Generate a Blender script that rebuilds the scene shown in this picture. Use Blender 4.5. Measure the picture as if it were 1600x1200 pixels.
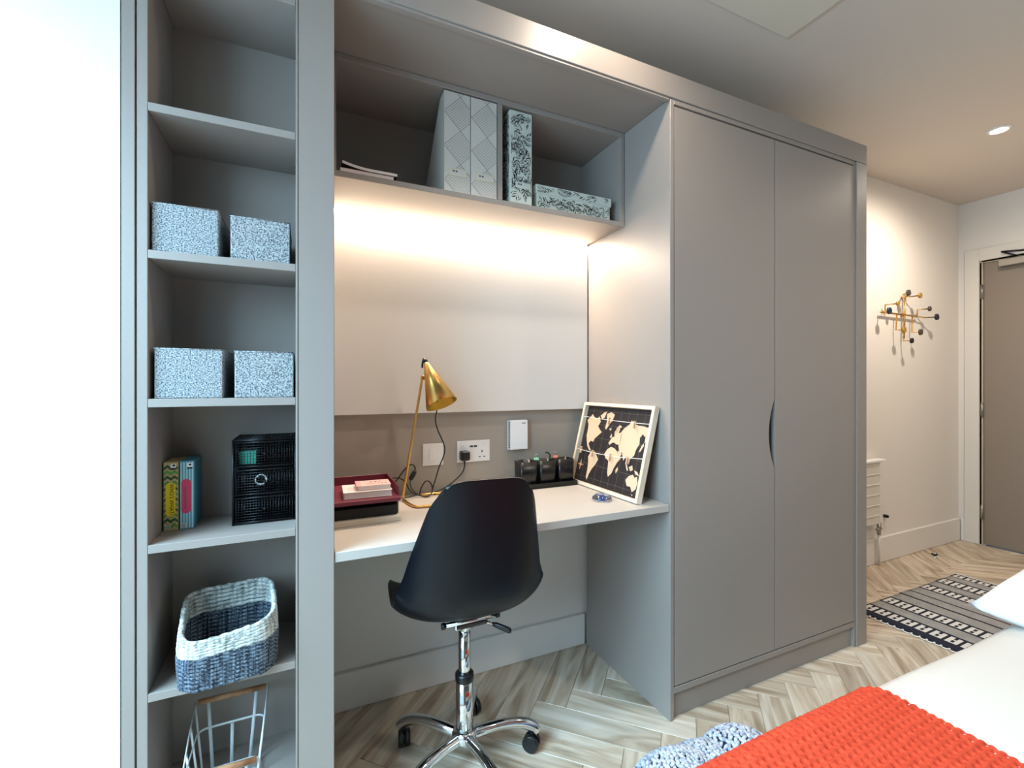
import bpy, bmesh, math, random
import numpy as np
from mathutils import Vector, Matrix, noise
random.seed(7)
for o in list(bpy.data.objects): bpy.data.objects.remove(o, do_unlink=True)
S = bpy.context.scene
COL = S.collection
R = math.radians

# ------------------------------------------------------------------ camera, world, light
cam_d = bpy.data.cameras.new('camera'); cam = bpy.data.objects.new('camera', cam_d); COL.objects.link(cam)
cam_d.sensor_width = 36.0; cam_d.lens = 36.0*710/1600; cam_d.clip_start = 0.02
cam.location = (0, -1.202, 1.17); cam.rotation_euler = (R(90), 0, -math.atan(325/710))
S.camera = cam
S.view_settings.view_transform = 'Standard'; S.view_settings.look = 'None'
S.view_settings.gamma = 1; S.view_settings.use_curve_mapping = False
S.view_settings.exposure = 0.15

W = bpy.data.worlds.new('world'); S.world = W; W.use_nodes = True
bg = W.node_tree.nodes['Background']; bg.inputs[0].default_value = (0.50, 0.75, 1.0, 1); bg.inputs[1].default_value = 1.5

def area(name, loc, target, sx, sy, power, color, spread=180):
    l = bpy.data.lights.new(name, 'AREA'); l.shape = 'RECTANGLE'; l.size = sx; l.size_y = sy
    l.energy = power; l.color = color; l.spread = R(spread)
    o = bpy.data.objects.new(name, l); COL.objects.link(o); o.location = loc
    o.rotation_euler = (Vector(target)-Vector(loc)).to_track_quat('-Z', 'Y').to_euler()
    return o
def spot(name, loc, power, color, size=130, blend=0.7, radius=0.03, target=None):
    l = bpy.data.lights.new(name, 'SPOT'); l.energy = power; l.color = color
    l.spot_size = R(size); l.spot_blend = blend; l.shadow_soft_size = radius
    o = bpy.data.objects.new(name, l); COL.objects.link(o); o.location = loc
    if target: o.rotation_euler = (Vector(target)-Vector(loc)).to_track_quat('-Z', 'Y').to_euler()
    return o
WARM = (1.0, 0.86, 0.72)
# daylight from the high sky outside the window, coming in through the opening
area('sky_light', (-2.9, -1.1, 3.6), (-0.1, -0.75, 0.7), 2.6, 1.6, 440, (0.47, 0.77, 1.0))
area('window_light', (-1.45, -0.98, 1.75), (1.0, -0.45, 0.35), 1.8, 1.5, 150, (0.47, 0.77, 1.0))
# recessed ceiling lamps, then two added fill spots
spot('ceiling_lamp_light', (0.85, -0.25, 2.49), 27, WARM, 165, 0.9, 0.04)
spot('hall_lamp_light', (3.345, -0.088, 2.48), 72, WARM, 178, 1.0, 0.03)
spot('bed_fill_light', (2.0, -1.35, 2.48), 46, WARM, 165, 0.9, 0.05)  # added fill with no known lamp, warms wardrobe and ceiling
spot('room_fill_light', (0.5, -1.7, 2.49), 4, WARM, 150, 0.6, 0.04)  # added weak fill with no known lamp
# warm LED strip below the overhead cabinet
area('led_light', (0.617, 0.484, 1.783), (0.617, 0.50, 1.0), 1.05, 0.010, 15.0, (1.0, 0.83, 0.65))

# ------------------------------------------------------------------ materials
def srgb(h):
    h = h.lstrip('#'); c = [int(h[i:i+2], 16)/255 for i in (0, 2, 4)]
    return tuple(x/12.92 if x <= 0.04045 else ((x+0.055)/1.055)**2.4 for x in c)
def mat(name, col, rough=0.5, metal=0.0, bump=None, var=None, coat=0, spec=0.5, trans=0, sheen=0):
    m = bpy.data.materials.new(name); m.use_nodes = True; nt = m.node_tree
    b = nt.nodes['Principled BSDF']
    c = srgb(col) if isinstance(col, str) else col
    b.inputs['Base Color'].default_value = (*c, 1); b.inputs['Roughness'].default_value = rough
    b.inputs['Metallic'].default_value = metal; b.inputs['Specular IOR Level'].default_value = spec
    b.inputs['Coat Weight'].default_value = coat; b.inputs['Transmission Weight'].default_value = trans
    b.inputs['Sheen Weight'].default_value = sheen
    tc = nt.nodes.new('ShaderNodeTexCoord')
    if var:   # (scale, second colour, lo, hi)
        n = nt.nodes.new('ShaderNodeTexNoise'); n.inputs['Scale'].default_value = var[0]; n.inputs['Detail'].default_value = 4
        r = nt.nodes.new('ShaderNodeValToRGB'); r.color_ramp.elements[0].position = var[2]; r.color_ramp.elements[1].position = var[3]
        c2 = srgb(var[1]) if isinstance(var[1], str) else var[1]
        r.color_ramp.elements[0].color = (*c, 1); r.color_ramp.elements[1].color = (*c2, 1)
        nt.links.new(tc.outputs['Object'], n.inputs['Vector']); nt.links.new(n.outputs['Fac'], r.inputs[0])
        nt.links.new(r.outputs[0], b.inputs['Base Color'])
    if bump:  # (scale, strength, distance)
        n = nt.nodes.new('ShaderNodeTexNoise'); n.inputs['Scale'].default_value = bump[0]; n.inputs['Detail'].default_value = 5
        u = nt.nodes.new('ShaderNodeBump'); u.inputs['Strength'].default_value = bump[1]; u.inputs['Distance'].default_value = bump[2]
        nt.links.new(tc.outputs['Object'], n.inputs['Vector']); nt.links.new(n.outputs['Fac'], u.inputs['Height'])
        nt.links.new(u.outputs[0], b.inputs['Normal'])
    return m
def emis(name, col, strength):
    m = mat(name, col); b = m.node_tree.nodes['Principled BSDF']
    b.inputs['Emission Color'].default_value = (*srgb(col), 1); b.inputs['Emission Strength'].default_value = strength
    return m
M = {}
M['laminate'] = mat('laminate', '#938a83', 0.42, bump=(350, 0.04, 0.0005))
M['laminate_in'] = mat('laminate_in', '#a39c95', 0.5)
M['desk'] = mat('desk', '#b5aea6', 0.4, bump=(400, 0.05, 0.0004))
M['wall'] = mat('wall', '#e4dfd8', 0.9, bump=(220, 0.06, 0.0008))
M['wallfar'] = mat('wallfar', '#6b6a68', 0.9)  # unseen far wall, colour darkened to cut bounced light
M['ceiling'] = mat('ceiling', '#d5cbc0', 0.95, bump=(180, 0.05, 0.0008))
M['hatch'] = mat('hatch', '#d9d2c2', 0.8)
M['skirt'] = mat('skirt', '#e6e2dc', 0.45)
M['taupe'] = mat('taupe', '#a0968b', 0.6, bump=(300, 0.05, 0.0005))
M['board'] = mat('board', '#d9d4ce', 0.75, bump=(500, 0.08, 0.0004))
M['black'] = mat('black', '#0b0b0d', 0.35)
M['blackmetal'] = mat('blackmetal', '#0a0b0e', 0.35, 0.3)
M['chairplastic'] = mat('chairplastic', '#02050c', 0.4, bump=(900, 0.05, 0.0003), spec=0.28)
M['chrome'] = mat('chrome', '#dfe3e6', 0.08, 1.0)
M['steel'] = mat('steel', '#a9a6a0', 0.3, 1.0)
M['brass'] = mat('brass', '#d8ad66', 0.30, 1.0)
M['brassin'] = mat('brassin', '#a98636', 0.4, 1.0)
M['cord'] = mat('cord', '#0a0908', 0.5)
M['white'] = mat('white', '#ecebea', 0.35)
M['whiteplate'] = mat('whiteplate', '#e4e0dc', 0.3)
M['whitewire'] = mat('whitewire', '#cfd6d8', 0.4)
M['dark'] = mat('dark', '#141414', 0.7)
M['burgundy'] = mat('burgundy', '#6e2638', 0.45)
M['cream'] = mat('cream', '#cfc3b2', 0.55)
M['paper'] = mat('paper', '#e6dedb', 0.8, bump=(500, 0.1, 0.0004))
M['pink'] = mat('pink', '#e3a5a6', 0.6)
M['pinkpale'] = mat('pinkpale', '#e9b9b4', 0.6)
M['inkgrey'] = mat('inkgrey', '#6d5452', 0.7)
M['woodframe'] = mat('woodframe', '#ddd0bd', 0.5, var=(14, '#cbb89e', .35, .7))
M['woodhandle'] = mat('woodhandle', '#b98a62', 0.5, var=(30, '#8a5f40', .35, .7))
M['mapboard'] = mat('mapboard', '#1d1516', 0.6)
M['mapland'] = mat('mapland', '#cdb091', 0.6)
M['mapline'] = mat('mapline', '#6a6058', 0.6)
M['string'] = mat('string', '#f2ede6', 0.6)
M['peg'] = mat('peg', '#c9a385', 0.6)
M['file'] = mat('file', '#c9c4bb', 0.7)
M['fileline'] = mat('fileline', '#55504a', 0.7)
M['leafbox'] = mat('leafbox', '#c3cac0', 0.7)
M['leafink'] = mat('leafink', '#16211f', 0.7)
M['label'] = mat('label', '#d8cfae', 0.35, 0.3)
M['duvet'] = mat('duvet', '#d3cfc8', 0.9, bump=(6, 0.25, 0.01))
M['pillow'] = mat('pillow', '#f2f2f3', 0.9, bump=(9, 0.3, 0.008))
M['mattress'] = mat('mattress', '#e8e6e2', 0.9)
M['bedbase'] = mat('bedbase', '#6e675f', 0.8)
M['throw'] = mat('throw', '#cb4a30', 0.95, var=(60, '#b83c25', .4, .75), bump=(500, 0.3, 0.0015), spec=0.2)
M['knit'] = mat('knit', '#b4b8c2', 0.95, var=(70, '#7b8497', .46, .68), bump=(300, 0.3, 0.002))
M['knitdark'] = mat('knitdark', '#27324c', 0.95)
M['doorleaf'] = mat('doorleaf', '#887b6e', 0.45)
M['doortrim'] = mat('doortrim', '#dcd7ce', 0.45)
M['doorframe'] = mat('doorframe', '#c9b9a3', 0.5)
M['olive'] = mat('olive', '#b08a35', 0.4, 0.2)
M['disc_a'] = mat('disc_a', '#4a4038', 0.4)
M['disc_b'] = mat('disc_b', '#10141a', 0.4)
M['disc_c'] = mat('disc_c', '#0d2b45', 0.4)
M['lampglow'] = emis('lampglow', '#fff1dc', 14)
M['ledglow'] = emis('ledglow', '#ffe2bd', 4)
M['green'] = mat('green', '#3fae93', 0.5)
M['clippink'] = mat('clippink', '#e08a72', 0.4, 0.2)
M['clipgreen'] = mat('clipgreen', '#7fb79a', 0.4, 0.2)

def speckle(name, c1, c2, sc, lo, hi, rough=0.9, bd=0.001):
    return mat(name, c1, rough, var=(sc, c2, lo, hi), bump=(sc*1.3, 0.5, bd))
M['fabricbox'] = speckle('fabricbox', '#3c454c', '#afb4b4', 330, .36, .64)
M['rope_pale'] = speckle('rope_pale', '#6b716e', '#cdd0ca', 140, .32, .60, bd=0.002)
M['rope_dark'] = speckle('rope_dark', '#1b2533', '#7e8d9b', 230, .42, .68, bd=0.002)

def glassmat(name, tint=(1, 1, 1), refl=0.12):
    m = bpy.data.materials.new(name); m.use_nodes = True; nt = m.node_tree; nt.nodes.clear()
    o = nt.nodes.new('ShaderNodeOutputMaterial'); mx = nt.nodes.new('ShaderNodeMixShader'); mx.inputs[0].default_value = refl
    t = nt.nodes.new('ShaderNodeBsdfTransparent'); t.inputs[0].default_value = (*tint, 1)
    g = nt.nodes.new('ShaderNodeBsdfGlossy'); g.inputs['Roughness'].default_value = 0.02
    nt.links.new(t.outputs[0], mx.inputs[1]); nt.links.new(g.outputs[0], mx.inputs[2]); nt.links.new(mx.outputs[0], o.inputs[0])
    return m
M['glass'] = glassmat('glass')
m = mat('domeglass', '#e8eefc', 0.02, trans=1.0); m.node_tree.nodes['Principled BSDF'].inputs['IOR'].default_value = 1.5; M['domeglass'] = m
M['blueprint'] = mat('blueprint', '#3b4d8c', 0.4)

def plankmat():
    m = bpy.data.materials.new('oak_plank'); m.use_nodes = True; nt = m.node_tree; N = nt.nodes; L = nt.links
    b = N['Principled BSDF']; b.inputs['Roughness'].default_value = 0.42
    tc = N.new('ShaderNodeTexCoord'); oi = N.new('ShaderNodeObjectInfo')
    mul = N.new('ShaderNodeMath'); mul.operation = 'MULTIPLY'; mul.inputs[1].default_value = 37.0
    L.new(oi.outputs['Random'], mul.inputs[0])
    add = N.new('ShaderNodeVectorMath'); add.operation = 'ADD'; L.new(tc.outputs['Object'], add.inputs[0]); L.new(mul.outputs[0], add.inputs[1])
    mp = N.new('ShaderNodeMapping'); mp.inputs['Scale'].default_value = (2.2, 17, 8); L.new(add.outputs[0], mp.inputs[0])
    n1 = N.new('ShaderNodeTexNoise'); n1.inputs['Scale'].default_value = 1.0; n1.inputs['Detail'].default_value = 6; n1.inputs['Distortion'].default_value = 1.3; L.new(mp.outputs[0], n1.inputs[0])
    mp2 = N.new('ShaderNodeMapping'); mp2.inputs['Scale'].default_value = (1.6, 60, 20); L.new(add.outputs[0], mp2.inputs[0])
    n2 = N.new('ShaderNodeTexNoise'); n2.inputs['Scale'].default_value = 1.0; n2.inputs['Detail'].default_value = 3; L.new(mp2.outputs[0], n2.inputs[0])
    r1 = N.new('ShaderNodeValToRGB'); e = r1.color_ramp.elements
    e[0].position = 0.30; e[0].color = (*srgb('#9a846c'), 1); e[1].position = 0.72; e[1].color = (*srgb('#e6dac9'), 1)
    x = e.new(0.5); x.color = (*srgb('#cbb9a2'), 1)
    L.new(n1.outputs['Fac'], r1.inputs[0])
    hs = N.new('ShaderNodeHueSaturation'); mr = N.new('ShaderNodeMapRange'); mr.inputs[3].default_value = 0.86; mr.inputs[4].default_value = 1.10
    L.new(oi.outputs['Random'], mr.inputs[0]); L.new(mr.outputs[0], hs.inputs['Value']); L.new(r1.outputs[0], hs.inputs['Color'])
    mx = N.new('ShaderNodeMix'); mx.data_type = 'RGBA'; mx.blend_type = 'MULTIPLY'; mx.inputs[0].default_value = 0.35
    L.new(hs.outputs[0], mx.inputs[6]); L.new(n2.outputs['Fac'], mx.inputs[7])
    sc = N.new('ShaderNodeMix'); sc.data_type = 'RGBA'; sc.blend_type = 'MULTIPLY'; sc.inputs[0].default_value = 1; sc.inputs[7].default_value = (1.15, 1.15, 1.15, 1)
    L.new(mx.outputs[2], sc.inputs[6]); L.new(sc.outputs[2], b.inputs['Base Color'])
    bp = N.new('ShaderNodeBump'); bp.inputs['Strength'].default_value = 0.15; bp.inputs['Distance'].default_value = 0.001
    L.new(n2.outputs['Fac'], bp.inputs['Height']); L.new(bp.outputs[0], b.inputs['Normal'])
    return m
M['plank'] = plankmat()
M['subfloor'] = mat('subfloor', '#5c4f42', 0.9)

def rugmat():
    # woven runner: local x runs across the stripes (0..1.05), y along them
    m = bpy.data.materials.new('rug_weave'); m.use_nodes = True; nt = m.node_tree; N = nt.nodes; L = nt.links
    b = N['Principled BSDF']; b.inputs['Roughness'].default_value = 0.95
    tc = N.new('ShaderNodeTexCoord'); sep = N.new('ShaderNodeSeparateXYZ'); L.new(tc.outputs['Object'], sep.inputs[0])
    def math_(op, a, b_=None):
        n = N.new('ShaderNodeMath'); n.operation = op
        for i, v in ((0, a), (1, b_)):
            if v is None: continue
            if isinstance(v, (int, float)): n.inputs[i].default_value = v
            else: L.new(v, n.inputs[i])
        return n.outputs[0]
    u = math_('ADD', sep.outputs['X'], 0.525)
    # stripe classes from constant ramp: 0 navy, .5 speckle, 1 motif
    r = N.new('ShaderNodeValToRGB'); r.color_ramp.interpolation = 'CONSTANT'; E_ = r.color_ramp.elements
    bands = [(0, 0), (.055, 1), (.125, 0), (.14, .5), (.215, 0), (.232, 1), (.305, 0), (.322, .5), (.405, 0), (.418, .5), (.49, 0), (.503, .5), (.585, 0), (.60, 1), (.67, 0), (.685, .5), (.76, 0), (.775, 1), (.85, 0), (.865, .5), (.93, 0), (.94, 1), (.985, 0)]
    E_[0].position = 0; E_[0].color = (0, 0, 0, 1); E_[1].position = .055; E_[1].color = (1, 1, 1, 1)
    for p, v in bands[2:]:
        q = E_.new(p); q.color = (v, v, v, 1)
    L.new(math_('DIVIDE', u, 1.05), r.inputs[0])
    # motif: upright slots and hooks
    v = math_('FRACT', math_('MULTIPLY', sep.outputs['Y'], 36))
    w = math_('FRACT', math_('MULTIPLY', sep.outputs['Y'], 18))
    slot = math_('GREATER_THAN', v, 0.42)
    uu = math_('FRACT', math_('MULTIPLY', u, 28))
    hook = math_('MULTIPLY', math_('GREATER_THAN', w, 0.5), math_('GREATER_THAN', uu, 0.72))
    motif = math_('MINIMUM', math_('ADD', slot, hook), 1)
    ck = N.new('ShaderNodeTexChecker'); ck.inputs['Scale'].default_value = 260; L.new(tc.outputs['Object'], ck.inputs[0])
    nz = N.new('ShaderNodeTexNoise'); nz.inputs['Scale'].default_value = 24; L.new(tc.outputs['Object'], nz.inputs[0])
    spk = math_('ADD', math_('MULTIPLY', ck.outputs['Fac'], 0.55), math_('MULTIPLY', nz.outputs['Fac'], 0.35))
    is1 = math_('GREATER_THAN', r.outputs[0], 0.75); isb = math_('GREATER_THAN', r.outputs[0], 0.25)
    fac = math_('ADD', math_('MULTIPLY', is1, motif), math_('MULTIPLY', math_('SUBTRACT', isb, is1), spk))
    cr = N.new('ShaderNodeValToRGB'); cr.color_ramp.elements[0].color = (*srgb('#171b2b'), 1); cr.color_ramp.elements[1].color = (*srgb('#d8d5cf'), 1)
    L.new(fac, cr.inputs[0]); L.new(cr.outputs[0], b.inputs['Base Color'])
    bp = N.new('ShaderNodeBump'); bp.inputs['Strength'].default_value = 0.4; bp.inputs['Distance'].default_value = 0.002
    L.new(fac, bp.inputs['Height']); L.new(bp.outputs[0], b.inputs['Normal'])
    return m
M['rug'] = rugmat()

# ------------------------------------------------------------------ mesh builder
class B:
    def __init__(s): s.bm = bmesh.new()
    def box(s, x0, x1, y0, y1, z0, z1, bev=0, mi=0, seg=1):
        r = bmesh.ops.create_cube(s.bm, size=1)['verts']
        for v in r: v.co = Vector(((x0+x1)/2+v.co.x*(x1-x0), (y0+y1)/2+v.co.y*(y1-y0), (z0+z1)/2+v.co.z*(z1-z0)))
        fs = {f for v in r for f in v.link_faces}
        for f in fs: f.material_index = mi
        if bev:
            es = list({e for v in r for e in v.link_edges})
            bmesh.ops.bevel(s.bm, geom=es, offset=bev, segments=seg, affect='EDGES', profile=0.5)
        return s
    def cone(s, p0, p1, r0, r1, n=16, mi=0, caps=True):
        p0, p1 = Vector(p0), Vector(p1); d = p1-p0; q = d.to_track_quat('Z', 'Y')
        a = []; b = []
        for i in range(n):
            t = 2*math.pi*i/n; c = Vector((math.cos(t), math.sin(t), 0))
            a.append(s.bm.verts.new(p0+q@(c*r0))); b.append(s.bm.verts.new(p1+q@(c*r1)))
        for i in range(n):
            f = s.bm.faces.new((a[i], a[(i+1) % n], b[(i+1) % n], b[i])); f.material_index = mi; f.smooth = True
        if caps:
            if r0 > 1e-5: f = s.bm.faces.new(a[::-1]); f.material_index = mi
            if r1 > 1e-5: f = s.bm.faces.new(b); f.material_index = mi
        return s
    def tube(s, pts, r, n=8, closed=False, mi=0, flat=None, up=None):
        pts = [Vector(p) for p in pts]; m = len(pts); rings = []
        N = None
        for i, p in enumerate(pts):
            if closed: t = (pts[(i+1) % m]-pts[i-1])
            else: t = pts[min(i+1, m-1)]-pts[max(i-1, 0)]
            t.normalize()
            if N is None:
                ref = Vector(up) if up else (Vector((0, 0, 1)) if abs(t.z) < 0.9 else Vector((1, 0, 0)))
                N = (ref-t*ref.dot(t)).normalized()
            else: N = (N-t*N.dot(t)).normalized()
            Bv = t.cross(N); rr = r[i] if isinstance(r, (list, tuple)) else r
            ring = []
            for k in range(n):
                a = 2*math.pi*(k+.5)/n
                ring.append(s.bm.verts.new(p+N*(math.cos(a)*rr)+Bv*(math.sin(a)*rr*(flat or 1))))
            rings.append(ring)
        rng = range(m) if closed else range(m-1)
        for i in rng:
            A, C = rings[i], rings[(i+1) % m]
            for k in range(n):
                f = s.bm.faces.new((A[k], A[(k+1) % n], C[(k+1) % n], C[k])); f.material_index = mi; f.smooth = True
        if not closed:
            s.bm.faces.new(rings[0][::-1]).material_index = mi; s.bm.faces.new(rings[-1]).material_index = mi
        return s
    def lathe(s, prof, c=(0, 0, 0), n=24, mi=0, q=None):
        rings = []
        for r, z in prof:
            ring = []
            for i in range(n):
                t = 2*math.pi*i/n; v = Vector((math.cos(t)*r, math.sin(t)*r, z))
                if q: v = q@v
                ring.append(s.bm.verts.new(Vector(c)+v))
            rings.append(ring)
        for A, C in zip(rings, rings[1:]):
            for k in range(n):
                f = s.bm.faces.new((A[k], A[(k+1) % n], C[(k+1) % n], C[k])); f.material_index = mi; f.smooth = True
        if prof[0][0] > 1e-5: s.bm.faces.new(rings[0][::-1]).material_index = mi
        if prof[-1][0] > 1e-5: s.bm.faces.new(rings[-1]).material_index = mi
        return s
    def prism(s, poly, off, mi=0):      # poly: 3D points, off: extrusion vector
        off = Vector(off); a = [s.bm.verts.new(p) for p in poly]; b = [s.bm.verts.new(Vector(p)+off) for p in poly]
        n = len(a)
        for f in [a[::-1], b]+[(a[i], a[(i+1) % n], b[(i+1) % n], b[i]) for i in range(n)]:
            s.bm.faces.new(f).material_index = mi
        return s
    def ball(s, c, r, sub=2, sc=(1, 1, 1), mi=0, rot=None):
        vs = bmesh.ops.create_icosphere(s.bm, subdivisions=sub, radius=r)['verts']
        for v in vs:
            p = Vector((v.co.x*sc[0], v.co.y*sc[1], v.co.z*sc[2]))
            v.co = Vector(c)+(rot@p if rot else p)
            for f in v.link_faces: f.material_index = mi; f.smooth = True
        return s

def thing(name, label, cat, loc, group=None, rot=None):
    o = bpy.data.objects.new(name, None); COL.objects.link(o); o.location = loc; o.empty_display_size = 0.05
    if rot: o.rotation_euler = rot
    o['label'] = label; o['category'] = cat
    if group: o['group'] = group
    return o
def put(name, b, mats, parent=None, local=False, recalc=True):
    """link the builder's mesh; world coordinates unless local (then in the parent's frame)"""
    bm = b.bm
    if recalc: bmesh.ops.recalc_face_normals(bm, faces=bm.faces)
    me = bpy.data.meshes.new(name)
    co = [v.co for v in bm.verts]
    c = Vector([(min(v[i] for v in co)+max(v[i] for v in co))/2 for i in range(3)])
    for v in bm.verts: v.co -= c
    bm.to_mesh(me); bm.free()
    for m_ in (mats if isinstance(mats, (list, tuple)) else [mats]): me.materials.append(M[m_] if isinstance(m_, str) else m_)
    o = bpy.data.objects.new(name, me); COL.objects.link(o); o.location = c
    if parent:
        o.parent = parent
        if not local:
            base = Vector(parent.location)
            pp = parent.parent
            while pp: base += Vector(pp.location); pp = pp.parent
            o.location = c-base
    return o
def tag(o, label, cat, group=None):
    o['label'] = label; o['category'] = cat
    if group: o['group'] = group
    return o
def struct(o): o['kind'] = 'structure'; return o
def bx(name, x0, x1, y0, y1, z0, z1, m_, parent=None, bev=0.001, local=False):
    return put(name, B().box(x0, x1, y0, y1, z0, z1, bev), m_, parent, local)
def text_part(s, size, name, parent, m_, mw, local=False, depth=0.0002):
    c = bpy.data.curves.new(name, 'FONT'); c.body = s; c.size = size; c.align_x = 'CENTER'; c.align_y = 'CENTER'; c.extrude = depth; c.resolution_u = 2
    t = bpy.data.objects.new('tmp', c); COL.objects.link(t)
    dg = bpy.context.evaluated_depsgraph_get(); me = bpy.data.meshes.new_from_object(t.evaluated_get(dg)); bpy.data.objects.remove(t)
    me.transform(mw); me.name = name; me.materials.clear(); me.materials.append(M[m_])
    o = bpy.data.objects.new(name, me); COL.objects.link(o)
    if parent:
        o.parent = parent
        if not local: o.location = -Vector(parent.location)
    return o

# ------------------------------------------------------------------ room shell
CZ = 2.515; XL = -0.75; XR = 4.49; YB = 0.54; YF = -3.0; XP = -0.349
struct(bx('ceiling', XL-.1, XR+.1, YF-.1, YB+.1, CZ, CZ+.1, 'ceiling', bev=0))
fl = struct(bx('floor', XL-.1, XR+.1, YF-.1, YB+.1, -0.12, -0.012, 'subfloor', bev=0))
struct(bx('wall_back', XL-.1, 2.4, YB, YB+.1, -.012, CZ, 'wall', bev=0))
struct(bx('wall_hall', 2.4, XR+.1, 0.513, YB+.1, -.012, CZ, 'wall', bev=0))
struct(bx('wall_front', XL-.1, 3.0, YF-.1, YF, -.012, CZ, 'wallfar', bev=0))
struct(bx('wall_daylight_block', 3.0, XR, YF-.1, -0.78, -.012, CZ, 'wall', bev=0))  # unseen block, added to keep window daylight out of the hall
# window wall: deep recess beside the bookcase, its reveal facing the room
struct(bx('wall_pier', XL, XP, 0.0, YB, -.012, CZ, 'wall', bev=0))
b = B(); y0, y1, z0, z1 = -1.95, -0.06, 0.10, 2.06
b.box(XL-.1, XL, YF, y0, -.012, CZ); b.box(XL-.1, XL, y1, YB, -.012, CZ); b.box(XL-.1, XL, y0, y1, z1, CZ); b.box(XL-.1, XL, y0, y1, -.012, z0)
struct(put('wall_left', b, 'wall'))
wn = bpy.data.objects.new('window_1', None); COL.objects.link(wn); wn.location = (XL-.06, -1.0, 0); struct(wn)
b = B(); f = .045
b.box(XL-.08, XL-.03, y0, y0+f, z0, z1, .003); b.box(XL-.08, XL-.03, y1-f, y1, z0, z1, .003)
b.box(XL-.08, XL-.03, y0, y1, z0, z0+f, .003); b.box(XL-.08, XL-.03, y0, y1, z1-f, z1, .003); b.box(XL-.08, XL-.03, -1.02, -.98, z0, z1, .003)
put('window_frame', b, 'white', wn)
for ya, yb in ((y0+f, -1.02), (-.98, y1-f)): bx('pane', XL-.058, XL-.052, ya, yb, z0+f, z1-f, 'glass', wn, 0)
# door wall
dy0, dy1, dz = -0.52, 0.385, 2.055
b = B(); b.box(XR, XR+.1, dy1, YB+.1, -.012, CZ); b.box(XR, XR+.1, -.78, dy0, -.012, CZ); b.box(XR, XR+.1, dy0, dy1, dz, CZ)
struct(put('wall_right', b, 'wall'))
dr = bpy.data.objects.new('door_1', None); COL.objects.link(dr); dr.location = (XR+.02, (dy0+dy1)/2, 0); struct(dr)
bx('door_leaf', XR+.012, XR+.056, dy0+.008, dy1-.008, .006, dz-.006, 'doorleaf', dr, .002)
b = B(); b.box(XR+.0, XR+.1, dy1-.006, dy1+.012, 0, dz+.0, .001); b.box(XR, XR+.1, dy0-.012, dy0+.006, 0, dz, .001); b.box(XR, XR+.1, dy0, dy1, dz-.005, dz+.012, .001)
put('door_frame', b, 'doorframe', dr)
for zc_ in (1.842, 0.983, 0.237):
    h = put('hinge', B().box(XR-.004, XR+.012, dy1-.012, dy1+.006, zc_-.05, zc_+.05, .001).cone((XR-.004, dy1-.004, zc_-.05), (XR-.004, dy1-.004, zc_+.05), .007, .007, 10), 'steel', dr)
b = B(); c0, c1 = dy1+.09, 2.155
b.box(XR-.018, XR, dy1+.008, c0, 0, c1, .003); b.box(XR-.018, XR, dy0-.09, dy0-.008, 0, c1, .003); b.box(XR-.018, XR, dy0-.008, dy1+.008, dz+.01, c1, .003)
struct(put('trim_1', b, 'doortrim'))
clo = thing('door_closer', 'metal door closer with folded arm at the top of the grey door', 'door closer', (XR-.02, .1, 2.0))
bx('body', XR-.045, XR+.012, -.08, .285, 1.995, 2.045, 'steel', clo, .004)
put('arm', B().tube([(XR-.03, .19, 2.052), (XR-.035, .27, 2.10)], .006, 8).tube([(XR-.035, .27, 2.10), (XR-.03, .17, 2.085)], .006, 8).box(XR-.03, XR-.018, .12, .18, 2.080, 2.092, .002), 'blackmetal', clo)
# baseboards
struct(bx('baseboard_hall', 2.31, XR-.018, 0.497, 0.513, 0, .165, 'skirt', bev=.004))
struct(bx('baseboard_door', XR-.016, XR, c0, .497, 0, .165, 'skirt', bev=.004))
struct(bx('baseboard_desk', 0.07, 1.152, 0.522, 0.54, 0, .135, 'skirt', bev=.003))
struct(bx('trim_hatch', 1.10, 1.70, -.66, -.045, CZ-.008, CZ, 'hatch', bev=.002))

# ------------------------------------------------------------------ herringbone floor
PW, PL = 0.110, 0.440
x_ref, y_ref = 0.859, 0.21
def clip(poly, box_):
    xa, xb, ya, yb = box_
    for ax, val, sgn in ((0, xa, 1), (0, xb, -1), (1, ya, 1), (1, yb, -1)):
        out = []
        for i in range(len(poly)):
            p, q = poly[i], poly[(i+1) % len(poly)]
            dp, dq = (p[ax]-val)*sgn, (q[ax]-val)*sgn
            if dp >= 0: out.append(p)
            if (dp >= 0) != (dq >= 0):
                t = dp/(dp-dq); out.append((p[0]+(q[0]-p[0])*t, p[1]+(q[1]-p[1])*t))
        poly = out
        if len(poly) < 3: return None
    return poly
s2 = math.sqrt(.5)
def rotp(a, b_): return ((a+b_)*s2+x_ref, (b_-a)*s2+y_ref)
def plank_mesh(poly, c, ang):
    """plank with bevelled rim, in its own frame, long axis local x"""
    ca, sa = math.cos(-ang), math.sin(-ang)
    loc = [((p[0]-c[0])*ca-(p[1]-c[1])*sa, (p[0]-c[0])*sa+(p[1]-c[1])*ca) for p in poly]
    mx, my = sum(p[0] for p in loc)/len(loc), sum(p[1] for p in loc)/len(loc)
    def inset(d):
        return [(mx+(p[0]-mx)*(1-d/max(abs(p[0]-mx), d*2)), my+(p[1]-my)*(1-d/max(abs(p[1]-my), d*2))) for p in loc]
    rings = [[(p[0], p[1], -.011) for p in inset(.0004)], [(p[0], p[1], -.0016) for p in inset(.0004)], [(p[0], p[1], 0) for p in inset(.0018)]]
    n = len(loc); vs = [v for r_ in rings for v in r_]; fs = [tuple(range(2*n, 3*n))]
    for k in range(2):
        for i in range(n): fs.append((k*n+i, k*n+(i+1) % n, (k+1)*n+(i+1) % n, (k+1)*n+i))
    me = bpy.data.meshes.new('plank'); me.from_pydata(vs, [], fs); me.materials.append(M['plank']); return me
full = None; room = (XL, XR, YF, 0.53); planks = []
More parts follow.
